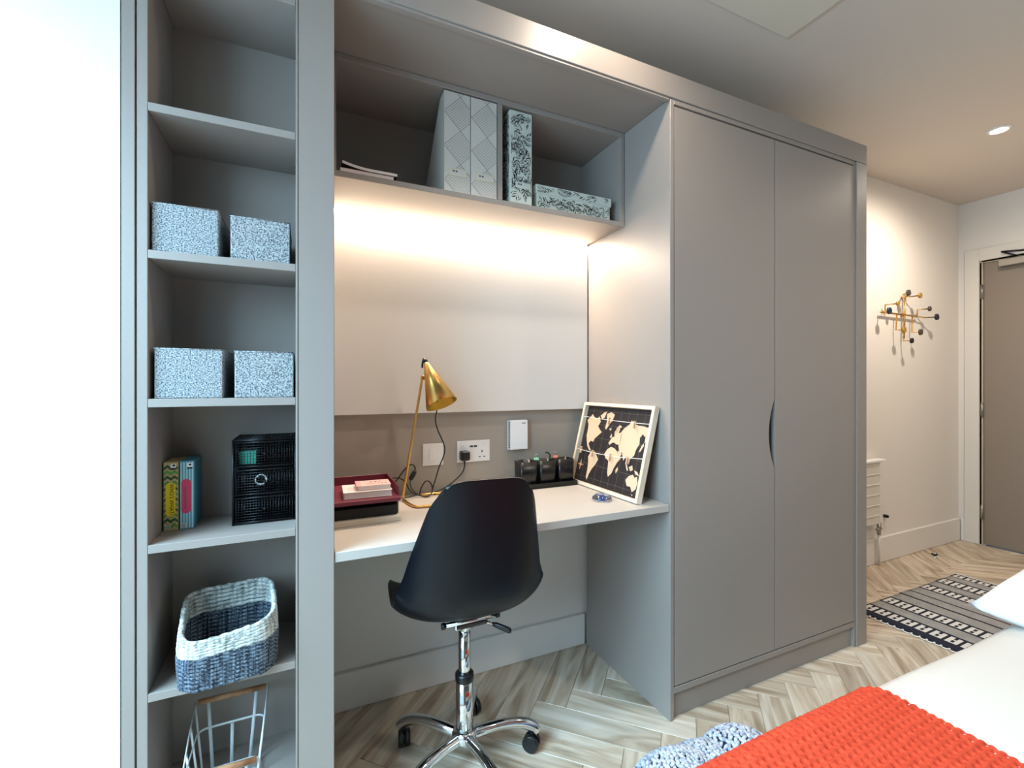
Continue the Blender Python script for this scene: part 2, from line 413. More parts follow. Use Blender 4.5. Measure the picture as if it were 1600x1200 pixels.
for k in range(-14, 15):
    for i in range(-60, 70):
        for typ in (0, 1):
            ox, oy = k*PL+i*PW, -k*PL+i*PW
            r_ = (ox, ox+PL, oy, oy+PW) if typ == 0 else (ox, ox+PW, oy+PW, oy+PW+PL)
            q = [rotp(r_[0], r_[2]), rotp(r_[1], r_[2]), rotp(r_[1], r_[3]), rotp(r_[0], r_[3])]
            if max(p[0] for p in q) < XL or min(p[0] for p in q) > XR or max(p[1] for p in q) < YF or min(p[1] for p in q) > room[3]: continue
            c = (sum(p[0] for p in q)/4, sum(p[1] for p in q)/4)
            cl = clip(q, room)
            if not cl: continue
            dist = math.hypot(c[0]-.9, (c[1]+.1)*1.6) + (3 if c[1] < -1.0 else 0)
            planks.append((dist, q, c, cl, typ))
planks.sort(key=lambda t: t[0])
stuff = bmesh.new()
for n_, (dist, q, c, cl, typ) in enumerate(planks):
    ang = -math.pi/4 if typ == 0 else math.pi/4
    whole = len(cl) == 4 and all(abs(a[0]-b_[0])+abs(a[1]-b_[1]) < 1e-6 for a, b_ in zip(cl, q))
    if whole:
        if full is None: full = plank_mesh([(c[0]+x, c[1]+y) for x, y in ((-PL/2, -PW/2), (PL/2, -PW/2), (PL/2, PW/2), (-PL/2, PW/2))], c, 0)
        me = full
    else: me = plank_mesh(cl, c, ang)
    if n_ < 298:
        o = bpy.data.objects.new('plank', me); COL.objects.link(o); o.parent = fl
        o.location = Vector((c[0], c[1], 0))-Vector(fl.location); o.rotation_euler = (0, 0, ang)
    else:
        t = bmesh.new(); t.from_mesh(me); bmesh.ops.transform(t, matrix=Matrix.Translation((c[0], c[1], 0)) @ Matrix.Rotation(ang, 4, 'Z'), verts=t.verts)
        tmp = bpy.data.meshes.new('t'); t.to_mesh(tmp); t.free(); stuff.from_mesh(tmp)
me = bpy.data.meshes.new('planks_rest'); stuff.to_mesh(me); stuff.free(); me.materials.append(M['plank'])
o = bpy.data.objects.new('far_planks', me); COL.objects.link(o); o.parent = fl; o.location = -Vector(fl.location); o['kind'] = 'stuff'

# ------------------------------------------------------------------ bookcase
bc = thing('bookcase', 'tall grey open bookcase with six shelves at the left end of the fitted furniture', 'bookcase', (-0.17, 0.1, 0))
bx('side_panel', -0.347, -0.3245, 0.0, 0.24, 0, 2.246, 'laminate', bc)
bx('side_panel', -0.322, -0.303, 0.002, 0.24, 0, 2.246, 'laminate', bc)
bx('side_panel', -0.018, -0.0135, -0.001, 0.24, 0, 2.16, 'laminate', bc, .0005)
bx('back_panel', -0.303, -0.018, 0.205, 0.22, 0, 2.246, 'laminate', bc, 0)
bx('front_post', -0.0125, 0.068, 0.0, 0.54, 0, 2.16, 'laminate', bc, .0015)
bx('plinth', -0.303, -0.018, 0.01, 0.03, 0, .19, 'laminate', bc)
for zt in (0.207, 0.508, 0.825, 1.138, 1.457, 1.772, 2.093): bx('shelf', -0.3025, -0.0185, 0.0015, 0.205, zt-.018, zt, 'laminate', bc, .0008)

# ------------------------------------------------------------------ surround above everything
sr = thing('cornice', 'long grey top panel running above the bookcase, desk niche and wardrobe', 'fascia panel', (1.0, 0.2, 2.16))
bx('fascia', -0.322, 2.31, -0.004, 0.016, 2.161, 2.245, 'laminate', sr, .0015)
bx('top_panel', 0.068, 2.31, 0.016, 0.52, 2.161, 2.179, 'laminate', sr, 0)
bx('lip', 0.068, 1.150, 0.0, 0.018, 2.153, 2.161, 'laminate', sr, .0005)

# ------------------------------------------------------------------ overhead cabinet
oc = thing('overhead_cabinet', 'grey open overhead shelf box with one divider above the pinboard', 'shelf', (0.61, 0.4, 1.79))
ya, yb = 0.245, 0.535
bx('bottom_panel', 0.0695, 1.1495, ya, yb, 1.790, 1.808, 'laminate', oc)
bx('top_panel', 0.0695, 1.1495, ya, yb, 2.142, 2.160, 'laminate', oc)
bx('side_panel', 1.131, 1.1495, ya, yb, 1.808, 2.142, 'laminate', oc)
bx('side_panel', 0.0695, 0.087, ya, yb, 1.808, 2.142, 'laminate', oc)
bx('divider', 0.6085, 0.6265, ya, yb, 1.808, 2.142, 'laminate', oc)
bx('back_panel', 0.087, 1.131, yb-.012, yb, 1.808, 2.142, 'laminate', oc, 0)

led = tag(bx('led_strip', 0.09, 1.14, 0.484, 0.4945, 1.7860, 1.790, 'ledglow', bev=0), 'warm glowing light strip under the overhead shelf box', 'light strip')
tag(bx('pinboard', 0.0695, 1.146, 0.495, 0.5265, 1.060, 1.788, 'board', bev=.002), 'large cream fabric pinboard above the desk', 'pinboard')
tag(bx('back_panel', 0.0695, 1.1495, 0.527, 0.54, 0.753, 1.100, 'taupe', bev=0), 'taupe splashback panel between the desk and the pinboard', 'panel')
dk = thing('desk', 'pale grey fitted desk worktop spanning the niche behind the chair', 'desk', (0.61, 0.27, 0.727))
bx('worktop', 0.0695, 1.1505, 0.003, 0.5265, 0.727, 0.752, 'desk', dk, .0015)
bx('bracket', 1.112, 1.150, 0.05, 0.09, 0.715, 0.727, 'laminate', dk, .001)

# ------------------------------------------------------------------ wardrobe
wd = thing('wardrobe', 'tall taupe grey two-door fitted wardrobe to the right of the desk', 'wardrobe', (1.73, 0.27, 0))
bx('side_panel', 1.1525, 1.170, 0.0, 0.512, 0, 2.160, 'laminate', wd, .0015)
bx('side_panel', 2.237, 2.310, -0.003, 0.512, 0, 2.160, 'laminate', wd, .0015)
bx('frame_strip', 2.2215, 2.2345, 0.002, 0.05, 0, 2.160, 'laminate', wd, .001)
bx('frame_strip', 1.170, 2.2215, 0.0, 0.05, 2.1435, 2.160, 'laminate', wd, .001)
bx('bottom_rail', 1.170, 2.2215, 0.0, 0.05, 0.092, 0.113, 'laminate', wd, .001)
bx('plinth', 1.170, 2.2215, 0.014, 0.034, 0, 0.092, 'laminate', wd, .001)
bx('back_panel', 1.170, 2.237, 0.50, 0.512, 0.092, 2.160, 'laminate', wd, 0)
bx('bottom_panel', 1.170, 2.237, 0.05, 0.50, 0.095, 0.113, 'laminate', wd, 0)
bx('door_gap_shade', 1.170, 2.237, 0.06, 0.064, 0.113, 2.16, 'dark', wd, 0)  # dark sheet behind the doors, painted shade for their gaps
# doors with a scooped finger pull cut in the left door's edge
def door(x0, x1, scoop):
    pts = [(x0, .1175), (x1, .1175)]
    if scoop:
        zc_, hh = 0.972, 0.135
        arc = [(x1, zc_-hh)]
        for i in range(1, 16):
            t = i/16; arc.append((x1-.034*math.sin(math.pi*t)**0.8, zc_-hh+2*hh*t))
        pts += arc+[(x1, zc_+hh)]
    pts += [(x1, 2.1365), (x0, 2.1365)]
    b = B(); b.prism([(p[0], 0.0, p[1]) for p in pts], (0, .019, 0)); bmesh.ops.bevel(b.bm, geom=[e for e in b.bm.edges if all(v.co.y < .001 for v in e.verts)], offset=.0013, segments=2, affect='EDGES')
    return put('door', b, 'laminate', wd)
dl = door(1.1725, 1.6925, True); door(1.6955, 2.2185, False)
pts = [(1.6925, .845)]+[(1.6925-.033*math.sin(math.pi*i/16)**.8, .837+.27*i/16) for i in range(1, 16)]+[(1.6925, 1.099)]
b = B(); b.prism([(p[0], .0145, p[1]) for p in pts], (0, .004, 0))
hp = put('handle', b, 'black', dl); hp['label'] = 'black scooped finger pull'

# ------------------------------------------------------------------ ceiling lamps
def downlight(x, y, label):
    t = thing('downlight', label, 'ceiling light', (x, y, CZ), 'recessed ceiling downlights')
    b = B(); b.lathe([(.048, 0), (.048, -.004), (.036, -.006), (.034, -.002), (.034, 0)], (x, y, CZ), 24); put('bezel', b, 'white', t)
    b = B(); b.lathe([(.033, -.0010), (.033, -.0028), (.002, -.0028)], (x, y, CZ), 20); put('lens', b, 'lampglow', t)
downlight(3.345, -.088, 'round recessed ceiling downlight glowing near the door')
downlight(.85, -.25, 'round recessed downlight in the ceiling in front of the desk niche')
downlight(2.0, -1.35, 'added unseen ceiling downlight over the bed, giving warm fill light')  # added fitting for the bed fill spot
downlight(.5, -1.7, 'added unseen ceiling downlight by the window, giving weak fill light')  # added fitting for the weak room fill spot

# ------------------------------------------------------------------ fabric storage boxes
def fbox(x0, x1, y0, d, z0, h, label, rz=0):
    cx, cy = (x0+x1)/2, y0+d/2
    t = thing('storage_box', label, 'storage box', (cx, cy, z0), 'grey fabric storage boxes in the bookcase', (0, 0, rz))
    w = (x1-x0)/2; D = d/2; th = .004
    b = B(); b.box(-w, w, -D, -D+th, 0, h, .0018).box(-w, w, D-th, D, 0, h, .0018).box(-w, -w+th, -D+th, D-th, 0, h, .0018).box(w-th, w, -D+th, D-th, 0, h, .0018)
    put('fabric_wall', b, 'fabricbox', t, True)
    put('base', B().box(-w+th, w-th, -D+th, D-th, 0, .004), 'fabricbox', t, True)
    b = B(); zz = h-.0006
    b.tube([(-w, -D, zz), (w, -D, zz), (w, D, zz), (-w, D, zz)], .0014, 6, True); put('rim', b, 'fabricbox', t, True)
fbox(-.299, -.176, .012, .17, 1.457, .106, 'speckled grey fabric box, left one on the upper box shelf')
fbox(-.153, -.031, .012, .165, 1.457, .099, 'speckled grey fabric box, right one on the upper box shelf')
fbox(-.294, -.168, .012, .17, 1.138, .110, 'speckled grey fabric box, left one on the lower box shelf, above the board games')
fbox(-.145, -.023, .012, .165, 1.138, .108, 'speckled grey fabric box, right one on the lower box shelf, above the wire drawers')

# ------------------------------------------------------------------ board games
M['gg'] = mat('gg', '#4f9a4a', 0.5); M['gt'] = mat('gt', '#b7a878', 0.5); M['gd'] = mat('gd', '#1f4f34', 0.5); M['gy'] = mat('gy', '#e8d21e', 0.5)
M['gb'] = mat('gb', '#4d93a8', 0.5); M['gw'] = mat('gw', '#a9d3dc', 0.5); M['gr'] = mat('gr', '#d23a62', 0.5)
def stad(x0, x1, z0, z1, y, n=10):
    r_ = (x1-x0)/2; cx = (x0+x1)/2; pts = []
    for i in range(n+1): a = math.pi*i/n; pts.append((cx+r_*math.cos(a), y, z1-r_+r_*math.sin(a)))
    for i in range(n+1): a = math.pi+math.pi*i/n; pts.append((cx+r_*math.cos(a), y, z0+r_+r_*math.sin(a)))
    return pts
yg = .105
t = thing('board_game', 'narrow board game box with green zigzag spine and yellow oval', 'board game', (-.285, yg+.05, .825), 'board games')
z0g, z1g = .825, .986
bx('box', -.2995, -.2705, yg, yg+.09, z0g, z1g, 'gt', t, .0008)
b = B(); zg = .83; kk = 0
while zg < .975:
    for i in range(4):
        xa = -.2985+i*.0068; xb = xa+.0068; za, zb = (zg, zg+.006) if i % 2 == 0 else (zg+.006, zg)
        h_ = .006
        b.prism([(xa, yg-.0002, za), (xb, yg-.0002, zb), (xb, yg-.0002, zb+h_), (xa, yg-.0002, za+h_)], (0, -.0003, 0), kk % 2)
    zg += .0125; kk += 1
put('zigzag_print', b, ['gg', 'gd'], t)
b = B(); b.prism(stad(-.295, -.276, .858, .938, yg-.0006), (0, -.0003, 0)); put('oval_print', b, 'gy', t)
text_part("WHO'S WHAT?", .0125, 'lettering', t, 'black', Matrix.Translation((-.2835, yg-.0011, .898)) @ Matrix.Rotation(R(90), 4, 'Y') @ Matrix.Rotation(R(90), 4, 'X') @ Matrix.Diagonal((.86, 1, 1, 1)))
def badge(x, z, t):
    b = B(); b.box(x, x+.011, yg-.0012, yg-.0006, z, z+.010, 0, 0); b.box(x+.004, x+.009, yg-.0016, yg-.0012, z+.004, z+.008, 0, 1); b.box(x, x+.011, yg-.0014, yg-.0008, z-.004, z-.0005, 0, 1)
    put('badge', b, ['white', 'black'], t)
def foot(x, z, t):
    b = B(); b.box(x, x+.011, yg-.0012, yg-.0006, z, z+.010, 0, 0); b.box(x+.001, x+.010, yg-.0016, yg-.0012, z+.004, z+.0055, 0, 1)
    b.box(x+.001, x+.010, yg-.0016, yg-.0012, z+.001, z+.0022, 0, 1); b.box(x+.001, x+.010, yg-.0016, yg-.0012, z+.0072, z+.0085, 0, 1); put('badge', b, ['white', 'black'], t)
badge(-.2855, .972, t); foot(-.2965, .829, t)
t = thing('board_game', 'narrow board game box with blue striped spine and red oval', 'board game', (-.25, yg+.05, .825), 'board games')
bx('box', -.268, -.239, yg, yg+.09, z0g, z1g+.001, 'gb', t, .0008)
b = B()
for i in range(5): b.box(-.2665+i*.0056, -.2635+i*.0056, yg-.0005, yg-.0001, z0g+.002, z1g-.002)
put('stripe_print', b, 'gw', t)
b = B(); b.prism(stad(-.2645, -.2455, .862, .944, yg-.0006), (0, -.0003, 0)); put('oval_print', b, 'gr', t)
b = B(); b.box(-.2580, -.2555, yg-.0012, yg-.0009, .873, .925); put('lettering_print', b, 'inkgrey', t)
badge(-.2535, .972, t); foot(-.2655, .829, t)

# ------------------------------------------------------------------ wire mesh drawers
wm = thing('mesh_drawer_unit', 'black wire mesh desk organiser with three drawers on the bookcase shelf', 'drawer unit', (-.088, .14, .825))
x0, x1, ya, yb, za, zb = -.1565, -.0205, .083, .200, .8255, 1.034
b = B()
for x in (x0, x1):
    for y in (ya, yb): b.tube([(x, y, za), (x, y, zb)], .003, 6)
for z in (za+.003, zb-.003, za+.072, za+.140):
    b.tube([(x0, ya, z), (x1, ya, z), (x1, yb, z), (x0, yb, z)], .0024, 6, True)
put('frame', b, 'blackmetal', wm)
def grid(b, o, u, v, nu, nv, r_=.0005):
    o, u, v = Vector(o), Vector(u), Vector(v)
    for i in range(nu+1): b.tube([o+u*i/nu, o+u*i/nu+v], r_, 3)
    for j in range(nv+1): b.tube([o+v*j/nv, o+v*j/nv+u], r_, 3)
b = B(); grid(b, (x0, ya+.004, za), (0, yb-ya, 0), (0, 0, zb-za), 18, 32, .0009); grid(b, (x1, ya+.004, za), (0, yb-ya, 0), (0, 0, zb-za), 18, 32, .0009)
grid(b, (x0, ya, zb-.001), (x1-x0, 0, 0), (0, yb-ya, 0), 22, 18, .0012); grid(b, (x0, yb, za), (x1-x0, 0, 0), (0, 0, zb-za), 22, 32, .0012)
put('mesh_side', b, 'blackmetal', wm)
bx('base', x0, x1, ya, yb, za, za+.003, 'black', wm, 0)
for k in range(3):
    zz = za+.006+k*.068; b = B(); grid(b, (x0+.006, ya-.004, zz), (x1-x0-.012, 0, 0), (0, 0, .058), 20, 9, .0009)
    b.tube([(x0+.005, ya-.004, zz), (x1-.005, ya-.004, zz), (x1-.005, ya-.004, zz+.060), (x0+.005, ya-.004, zz+.060)], .0018, 6, True)
    b.box(x0+.006, x1-.006, ya, yb-.01, zz, zz+.002)
    b.box(x0+.006, x0+.008, ya, yb-.01, zz, zz+.055).box(x1-.008, x1-.006, ya, yb-.01, zz, zz+.055)
    d_ = put('drawer', b, 'blackmetal', wm)
    put('handle', B().ball(((x0+x1)/2, ya-.008, zz+.03), .004, 1), 'blackmetal', d_)
tag(put('card_stack', B().box(-.145, -.108, ya+.012, ya+.055, za+.146, za+.178, .001), 'green'), 'green cards inside the top wire mesh drawer', 'cards')
tag(put('tape_roll', B().tube([(-.098+.012*math.cos(a*.314), ya+.014, za+.105+.012*math.sin(a*.314)) for a in range(20)], .0022, 6, True), 'white'), 'white ring of tape inside the middle wire mesh drawer', 'tape')

# ------------------------------------------------------------------ woven basket
def rrect(hx, hy, r_, n=6):
    pts = []
    for cx, cy, a0 in ((hx-r_, hy-r_, 0), (-hx+r_, hy-r_, 90), (-hx+r_, -hy+r_, 180), (hx-r_, -hy+r_, 270)):
        for i in range(n+1): a = R(a0+90*i/n); pts.append((cx+r_*math.cos(a), cy+r_*math.sin(a)))
    return pts
def dens(pts, step):
    out = []
    for i in range(len(pts)):
        p, q = Vector(pts[i]), Vector(pts[(i+1) % len(pts)]); k = max(1, int((q-p).length/step))
        out += [p.lerp(q, j/k) for j in range(k)]
    return out
bk = thing('woven_basket', 'rope basket with pale rim and blue-grey body on the bookcase shelf', 'basket', (-.160, .062, .508), None, (0, 0, R(6)))
nc = 15
for i in range(nc):
    f_ = i/(nc-1); hx = .092+.004*math.sin(f_*3.0)-.002*f_; hy = .090-.002*f_+.004*math.sin(f_*3)
    rr = .0056; z = .0055+i*.0098
    pts = []
    for p in dens(rrect(hx, hy, .042), .006):
        n3 = noise.noise(Vector((p.x*14, p.y*14, i*.05+3)))
        sag = f_*f_*((.030 if p.y < 0 else .012)*p.y/.09+.10*p.x*(p.y < 0)-.004*math.cos(p.x*14))
        w_ = 1+.03*n3*f_
        pts.append((p.x*w_, p.y*w_-.004*f_, z+sag+.0012*noise.noise(Vector((p.x*60, p.y*60, i)))))
    b = B(); b.tube(pts, [rr*(1+.18*math.sin(j*1.7+i)) for j in range(len(pts))], 8, True, flat=.95)
    put('coil', b, 'rope_pale' if i > nc-7 else 'rope_dark', bk, True)
b = B(); b.prism([(x, y, 0) for x, y in rrect(.086, .084, .04)], (0, 0, .005)); put('base', b, 'rope_dark', bk, True)
# small rope ends on the rim
# ------------------------------------------------------------------ wire basket with wooden handles
wb = thing('wire_basket', 'white metal strap basket with wooden handles on the lowest shelf', 'basket', (-.165, .055, .207))
X0, X1, Y0, Y1, ZB_, ZT = -.245, -.085, -.035, .150, .211, .378
def strap(pts, closed=False, w=.0032): return B().tube(pts, w, 6, closed, flat=.5)
bX0, bX1, bY0, bY1 = -.225, -.105, -.01, .125
def lvl(f_, z, r_=.02):
    a0, a1 = bX0+(X0-bX0)*f_, bX1+(X1-bX1)*f_; c0_, c1_ = bY0+(Y0-bY0)*f_, bY1+(Y1-bY1)*f_
    return [(p[0]+(a0+a1)/2, p[1]+(c0_+c1_)/2, z) for p in rrect((a1-a0)/2, (c1_-c0_)/2, r_, 4)]
for f_ in (0.03, .6): put('ring', strap(lvl(f_, ZB_+.004+(ZT-ZB_)*f_), True), 'whitewire', wb)
def pt(xf, yf, f_):
    a0, a1 = bX0+(X0-bX0)*f_, bX1+(X1-bX1)*f_; c0_, c1_ = bY0+(Y0-bY0)*f_, bY1+(Y1-bY1)*f_
    return (a0+(a1-a0)*xf, c0_+(c1_-c0_)*yf, ZB_+(ZT-ZB_)*f_)
for yf in (0, 1):
    for xf, top in ((.17, 1 if yf else .62), (.5, .6), (.83, 1 if yf else .62)):
        put('upright', B().tube([pt(xf, yf, 0), pt(xf, yf, top)], .0042, 6, flat=.35, up=(1, 0, 0)), 'whitewire', wb)
    b = B(); b.cone(pt(.04, yf, 1 if yf else .66), pt(.96, yf, 1 if yf else .66), .0065, .0065, 12); put('handle', b, 'woodhandle', wb)['label'] = 'round wooden handle bar'
for xf in (0, 1):
    put('end_rail', strap([pt(xf, 1, 1), pt(xf, .5, .84), pt(xf, 0, .66)]), 'whitewire', wb)
    for yf, top in ((.33, .77), (.66, .88), (0.02, .66), (.98, 1)): put('upright', strap([pt(xf, yf, 0), pt(xf, yf, top)], w=.0026), 'whitewire', wb)
for yf in (.2, .4, .6, .8): put('bottom_wire', strap([pt(0, yf, 0), pt(1, yf, 0)], w=.002), 'whitewire', wb)
for xf in (.3, .5, .7): put('bottom_wire', strap([pt(xf, 0, 0), pt(xf, 1, 0)], w=.002), 'whitewire', wb)

# ------------------------------------------------------------------ overhead shelf contents
def magfile(x0, x1, label):
    t = thing('magazine_file', label, 'magazine file', ((x0+x1)/2, .36, 1.808), 'magazine files')
    yf, yk, za, zb = .247, .49, 1.8082, 2.136; th = .003
    side = [(yf, za), (yf, zb), (yf+.05, zb), (yk, za+.11), (yk, za)]
    for x in (x0, x1-th):
        b = B(); b.prism([(x, p[0], p[1]) for p in side], (th, 0, 0)); put('side_panel', b, 'file', t)
    fr = bx('front_panel', x0+th, x1-th, yf, yf+th, za, zb, 'file', t, .0005)
    b = B().box(x0, x1, yf-.0006, yf, za, zb); put('cover', b, 'file', t)
    bx('base', x0+th, x1-th, yf+th, yk, za, za+th, 'file', t, 0)
    bx('rear_panel', x0+th, x1-th, yk-th, yk, za+th, za+.11, 'file', t, 0)
    # printed diamond lines and hatching
    b = B(); w = x1-x0; y = yf-.0009
    def seg(xa, z_a, xb, z_b, lw):
        # clip to rectangle
        p = [xa, z_a, xb, z_b]; t0, t1 = 0, 1; dx, dz_ = xb-xa, z_b-z_a
        for pp, qq in ((-dx, xa-x0-.001), (dx, x1-.001-xa), (-dz_, z_a-za-.002), (dz_, zb-.002-z_a)):
            if pp == 0:
                if qq < 0: return
                continue
            r_ = qq/pp
            if pp < 0: t0 = max(t0, r_)
            else: t1 = min(t1, r_)
        if t0 >= t1: return
        a = Vector((xa+dx*t0, y, z_a+dz_*t0)); c = Vector((xa+dx*t1, y, z_a+dz_*t1)); d = (c-a).normalized(); n_ = Vector((-d.z, 0, d.x))*lw/2
        b.prism([a-n_, c-n_, c+n_, a+n_], (0, -.0002, 0))
    s_ = .112; cx = x0+w*.62; cz0 = za-.02
    for k in range(-3, 5):
        seg(cx-s_, cz0+k*s_-s_*1.0, cx+s_, cz0+k*s_+s_*1.0, .0011)
        seg(cx-s_, cz0+k*s_+s_*1.0, cx+s_, cz0+k*s_-s_*1.0, .0011)
    for k in range(0, 4):       # hatched diamonds (centres midway between crossings)
        c0_ = cz0+k*s_+s_/2; h = s_/2
        for j in range(1, 12):
            q = -h+j*s_/12     # lines parallel to the rising diagonal
            a = (cx+(q-h)/2, c0_+(-q-h)/2); c = (cx+(q+h)/2, c0_+(-q+h)/2)
            seg(a[0], a[1], c[0], c[1], .0007)
    put('pattern_print', b, 'fileline', t)
    b = B(); zl = za+.052; b.box(x0+.016, x1-.012, y-.0016, y, zl, zl+.024, .0004, 0); b.box(x0+.019, x1-.015, y-.0020, y-.0016, zl+.003, zl+.021, 0, 1)
    b.box(x0+.028, x0+.035, y-.0023, y-.0020, zl+.012, zl+.017, 0, 2).box(x0+.038, x0+.045, y-.0023, y-.0020, zl+.012, zl+.017, 0, 2)
    put('label_plate', b, ['label', 'file', 'inkgrey'], t)
magfile(.4185, .5080, 'cream geometric magazine file, left one of the pair beside the shelf divider')
magfile(.5110, .6050, 'cream geometric magazine file, right one touching the shelf divider')

def leaves(b, o, u, v, w, h, n, nrm, seed, mi=1):
    """fern fronds as flat printed leaflets on the rectangle o + u*[0,w] + v*[0,h]"""
    rnd = random.Random(seed); o, u, v, nrm = Vector(o), Vector(u), Vector(v), Vector(nrm)
    def inside(p): return .001 < p[0] < w-.001 and .001 < p[1] < h-.001
    def leaf(p, a, L_, wd_):
        d = (math.cos(a), math.sin(a)); n_ = (-d[1], d[0]); cv = rnd.choice((-1, 1))*L_*.12
        q = [(p[0], p[1]), (p[0]+d[0]*L_*.5+n_[0]*(wd_+cv), p[1]+d[1]*L_*.5+n_[1]*(wd_+cv)), (p[0]+d[0]*L_, p[1]+d[1]*L_), (p[0]+d[0]*L_*.5+n_[0]*(-wd_+cv), p[1]+d[1]*L_*.5+n_[1]*(-wd_+cv))]
        if not all(inside(x) for x in q): return
        b.bm.faces.new([b.bm.verts.new(o+u*x[0]+v*x[1]+nrm*.0004) for x in q]).material_index = mi
    cells = []
    for _ in range(n):
        p = [rnd.random()*w, rnd.random()*h]; a = rnd.uniform(0, 6.28); k = rnd.uniform(-9, 9)
        for j in range(14):
            p = [p[0]+math.cos(a)*.0075, p[1]+math.sin(a)*.0075]; a += k*.0055
            key = (int(p[0]/.012), int(p[1]/.012))
            if (key, _) not in cells and any(c_[0] == key and c_[1] != _ for c_ in cells): continue
            cells.append((key, _))
            L_ = .026*(1-abs(j-5)/14)
            leaf(p, a+.75, L_, .0014); leaf(p, a-.75, L_, .0014)
t = thing('leaf_file', 'upright pale green box file with black fern print right of the divider', 'box file', (.70, .33, 1.808))
x0, x1 = .656, .7425; bx('body', x0, x1, .2485, .46, 1.8082, 2.134, 'leafbox', t, .0015)
b = B(); leaves(b, (x0, .2483, 1.81), (1, 0, 0), (0, 0, 1), x1-x0, .322, 90, (0, -1, 0), 3); leaves(b, (x0-.0001, .46, 1.81), (0, -1, 0), (0, 0, 1), .211, .322, 190, (-1, 0, 0), 9)
put('fern_print', b, ['leafink', 'leafink'], t, recalc=False)
b = B().box(x0+.022, x1-.008, .2462, .2480, 1.862, 1.884, .0003, 0).box(x0+.03, x0+.036, .2458, .2462, 1.873, 1.878, 0, 1).box(x0+.039, x0+.045, .2458, .2462, 1.873, 1.878, 0, 1)
put('label_plate', b, ['leafbox', 'inkgrey'], t)
t = thing('leaf_box', 'low lidded pale green storage box with black fern print on the overhead shelf', 'storage box', (.93, .35, 1.808))
x0, x1 = .768, 1.093; bx('body', x0, x1, .262, .46, 1.8082, 1.875, 'leafbox', t, .0012)
bx('lid', x0-.004, x1+.004, .258, .464, 1.864, 1.896, 'leafbox', t, .0012)
b = B(); leaves(b, (x0, .2618, 1.809), (1, 0, 0), (0, 0, 1), x1-x0, .054, 90, (0, -1, 0), 5); leaves(b, (x0-.004, .2578, 1.865), (1, 0, 0), (0, 0, 1), x1-x0+.008, .030, 80, (0, -1, 0), 6)
put('fern_print', b, ['leafink', 'leafink'], t, recalc=False)
def magazine(x0, x1, y0, z0, th, lift, label, cover):
    t = thing('magazine', label, 'magazine', ((x0+x1)/2, y0+.1, z0), 'magazines on the overhead shelf')
    n = 14
    def sh(zof, thick, inset):
        b = B(); vs = []
        for i in range(n+1):
            f_ = i/n; x = x0+inset+(x1-x0-2*inset)*f_; z = z0+zof+lift*max(0, 1-f_*1.9)**2
            vs.append([b.bm.verts.new(c_) for c_ in ((x, y0+inset, z), (x, y0+.21, z), (x, y0+.21, z+thick), (x, y0+inset, z+thick))])
        for A, C in zip(vs, vs[1:]):
            for k in range(4): b.bm.faces.new((A[k], A[(k+1) % 4], C[(k+1) % 4], C[k]))
        b.bm.faces.new(vs[0]); b.bm.faces.new(vs[-1][::-1]); return b
    put('pages', sh(.0008, th-.0016, .001), 'paper', t); put('cover', sh(0, .0008, 0), cover, t); put('cover', sh(th-.0008, .0008, 0), cover, t)
magazine(.098, .257, .251, 1.8082, .0125, 0, 'lower magazine of the pair on the overhead shelf, lying flat', 'pink')
magazine(.104, .268, .249, 1.8212, .011, .012, 'upper magazine of the pair on the overhead shelf, its left corner curling up', 'dark')

# ------------------------------------------------------------------ letter trays and books
def tray(z0, name_label, m_, floor_t, wall_h, x0=.072, x1=.270, ya=.205, yb=.455, low_front=True):
    t = thing('letter_tray', name_label, 'letter tray', ((x0+x1)/2, (ya+yb)/2, z0), 'stacked letter trays')
    bx('base', x0, x1, ya, yb, z0, z0+floor_t, m_, t, .001)
    bx('side_wall', x1-.004, x1, ya+.03, yb, z0+floor_t, z0+wall_h, m_, t, .001)
    bx('side_wall', x0, x0+.004, ya+.03, yb, z0+floor_t, z0+wall_h, m_, t, .001)
    bx('rear_wall', x0+.004, x1-.004, yb-.004, yb, z0+floor_t, z0+wall_h, m_, t, .001)
    return t
tray(.7522, 'cream lower letter tray standing on the desk', 'cream', .015, .060)
t = tray(.8125, 'burgundy upper letter tray holding pink books', 'burgundy', .012, .040)
bk_ = tag(bx('tray_gap_shade', .078, .262, .225, .445, .7675, .798, 'dark', bev=.001), 'dark block standing in for the shade inside the cream lower letter tray', 'filler')  # dark block painted as the shade in the gap between the trays
def book(x0, x1, y0, y1, z0, z1, cov, label, rz=0, marks=True, spine=True):
    cx, cy = (x0+x1)/2, (y0+y1)/2
    t = thing('book', label, 'book', (cx, cy, z0), 'pink books on the letter tray', (0, 0, rz)); w, d = (x1-x0)/2, (y1-y0)/2; h = z1-z0
    put('pages', B().box(-w+.003, w-.002, -d+.002, d-.002, .0015, h-.0015), 'paper', t, True)
    put('cover', B().box(-w, w, -d, d, 0, .0016, .0004), cov, t, True); put('cover', B().box(-w, w, -d, d, h-.0016, h, .0004), cov, t, True)
    put('spine', B().box(-w, -w+.0018, -d, d, .0016, h-.0016), 'pink', t, True)
    if spine: put('spine_band', B().box(-w+.0005, -w+.014, -d+.0005, d-.0005, h, h+.0003), 'pink', t, True)
    return t, w, d, h
t, w, d, h = book(.108, .250, .232, .345, .8250, .8450, 'paper', 'thick white and pink book at the bottom of the stack in the burgundy tray', R(-2), spine=False)
b = B()
for k in range(4): b.box(-w+.012, -w+.075, d*.1-k*.012, d*.1-k*.012+.0022, h, h+.0003)
put('cover_print', b, 'pink', t, True)
t, w, d, h = book(.146, .248, .242, .322, .8453, .8595, 'pinkpale', 'small pink book lying on top of the white book in the burgundy tray', R(-2))
b = B(); rnd = random.Random(4)
